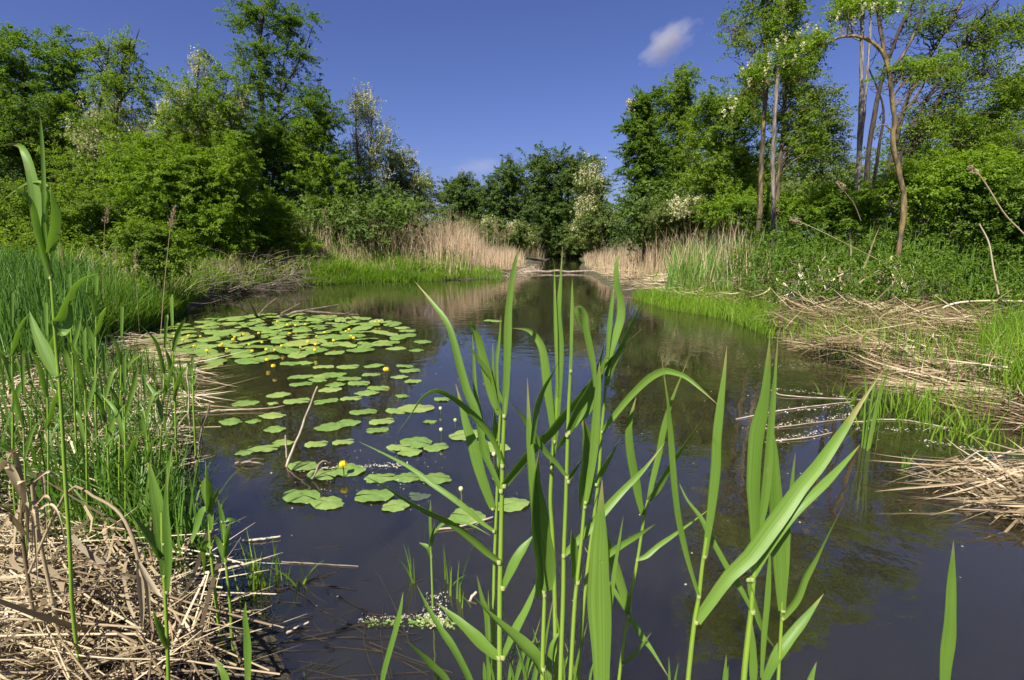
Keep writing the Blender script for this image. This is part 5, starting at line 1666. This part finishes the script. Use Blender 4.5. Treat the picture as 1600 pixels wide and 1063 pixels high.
reed('small pale reed standing in the debris left of the clump', 1.75, [(677, 985), (676, 940), (674, 880), (672, 830)], 4.5, [
    ([(674, 870), (668, 855), (655, 848)], 7), ([(673, 850), (672, 815), (673, 780)], 4.5), ([(673, 855), (676, 835), (680, 815)], 7, 'd'), ([(676, 835), (690, 820), (708, 815), (735, 820), (768, 838)], 5)])

# white fluff and specks drifting on the water
acc = Acc()
def specks(P, size):
    n = len(P)
    P = P.copy()
    P[:, 2] = 0.006 + rng.random(n) * 0.004
    leaves(acc, P, np.tile([0, 0, 1.0], (n, 1)) + rng.normal(size=(n, 3)) * 0.2, size, 0.8)
def strip(a, b, n, size, wid):
    A_, B_ = gp(*a), gp(*b)
    t_ = rng.random(n)[:, None]
    k_ = 0.5 + 0.5 * np.sin(t_ * 25 + rng.uniform(0, 6))
    specks(A_ * (1 - t_) + B_ * t_ + rng.normal(size=(n, 3)) * wid * (0.3 + k_), size)
for a_, b_, n_ in (((1170, 648), (1340, 634), 150), ((1165, 672), (1330, 650), 190), ((1190, 694), (1290, 674), 120), ((1210, 608), (1340, 624), 110), ((1330, 672), (1490, 672), 100), ((1180, 575), (1290, 568), 50), ((1540, 705), (1440, 690), 50)):
    strip(a_, b_, n_, 0.012, 0.035)
strip((470, 735), (640, 728), 200, 0.011, 0.020)
strip((560, 972), (690, 962), 130, 0.005, 0.008)
specks(px_pts(150, [(655, 985), (700, 985), (705, 925), (665, 930)]), 0.007)
specks(px_pts(260, [(330, 1000), (430, 700), (640, 520), (1100, 500), (1300, 600), (1480, 700), (1580, 900), (900, 1000)]), 0.010)
specks(px_pts(110, [(450, 800), (700, 800), (710, 690), (600, 690), (460, 740)]) + np.array([0, 0, .02]), 0.008)
tag(obj('floating_fluff', acc.mesh('floating_fluff', smooth=False), M['fluff']), 'white seed fluff and specks drifting on the pond', 'fluff', kind='stuff')
acc = Acc()
strip((570, 974), (720, 974), 120, 0.012, 0.012)
specks(px_pts(120, [(640, 980), (705, 980), (700, 965), (650, 965)]), 0.012)
for v in acc.V:
    v[:, 2] -= 0.003
tag(obj('duckweed', acc.mesh('duckweed', smooth=False), M['pad']), 'green duckweed scum around the small reeds left of the clump', 'duckweed', kind='stuff')


# ------------------------------------------------------------------ clouds
def cloud(label, px, py, rx, ry, Y, dens, rot=0.0, scale=1.6, thr=0.46):
    c = at(px, py, Y)
    s1 = Y / 800.0
    m, n, l, out = newmat('cloud vapour')
    tc = n.new('ShaderNodeTexCoord')
    ln = n.new('ShaderNodeVectorMath')
    ln.operation = 'LENGTH'
    l.new(tc.outputs['Object'], ln.inputs[0])
    nz = n.new('ShaderNodeTexNoise')
    nz.inputs['Scale'].default_value = scale
    nz.inputs['Detail'].default_value = 5
    l.new(tc.outputs['Object'], nz.inputs['Vector'])
    fall = n.new('ShaderNodeMapRange')
    fall.inputs[1].default_value = 0.05
    fall.inputs[2].default_value = 1.0
    fall.inputs[3].default_value = 0.38
    fall.inputs[4].default_value = -0.30
    l.new(ln.outputs['Value'], fall.inputs[0])
    ad = n.new('ShaderNodeMath')
    ad.operation = 'ADD'
    l.new(nz.outputs['Fac'], ad.inputs[0])
    l.new(fall.outputs[0], ad.inputs[1])
    mr = n.new('ShaderNodeMapRange')
    mr.inputs[1].default_value = thr
    mr.inputs[2].default_value = thr + 0.45
    mr.inputs[3].default_value = 0
    mr.inputs[4].default_value = dens
    l.new(ad.outputs[0], mr.inputs[0])
    v = n.new('ShaderNodeVolumePrincipled')
    v.inputs['Color'].default_value = (0.98, 0.96, 0.96, 1)
    v.inputs['Anisotropy'].default_value = 0.2
    l.new(mr.outputs[0], v.inputs['Density'])
    l.new(v.outputs[0], out.inputs['Volume'])
    a1 = Acc()
    th = np.linspace(0, PI, 13)
    tube(a1, np.stack([th * 0, th * 0, -np.cos(th)], -1), np.maximum(np.sin(th), 0.01), 20)
    o = obj('cloud', a1.mesh('cloud'), m, None, tuple(c))
    o.scale = (rx * s1, rx * s1 * 0.8, ry * s1)
    o.rotation_euler = (0, rot, 0)
    return tag(o, label, 'cloud')


cloud('small white cloud alone in the blue sky right of centre', 1042, 66, 60, 36, 420, 0.075, -0.45)
cloud('faint low cloud above the far trees', 750, 262, 70, 26, 600, 0.010)
cloud('pale cloud behind the fanning tree at the right edge', 1620, 110, 110, 120, 700, 0.006)

# dead stems lying just under and on the surface of the near water
acc = Acc()
P_ = px_pts(60, [(340, 900), (440, 860), (600, 930), (680, 1010), (640, 1090), (380, 1090)])
P_[:, 2] = 0.002
stalks(acc, P_, 0.36, 0.0016, 0.003, -0.25, 1.0, 0.0)
tag(obj('drowned_stems', acc.mesh('drowned_stems'), M['drowned']), 'brown drowned stems lying in the shallow water at the bottom left', 'dead stems', kind='stuff')
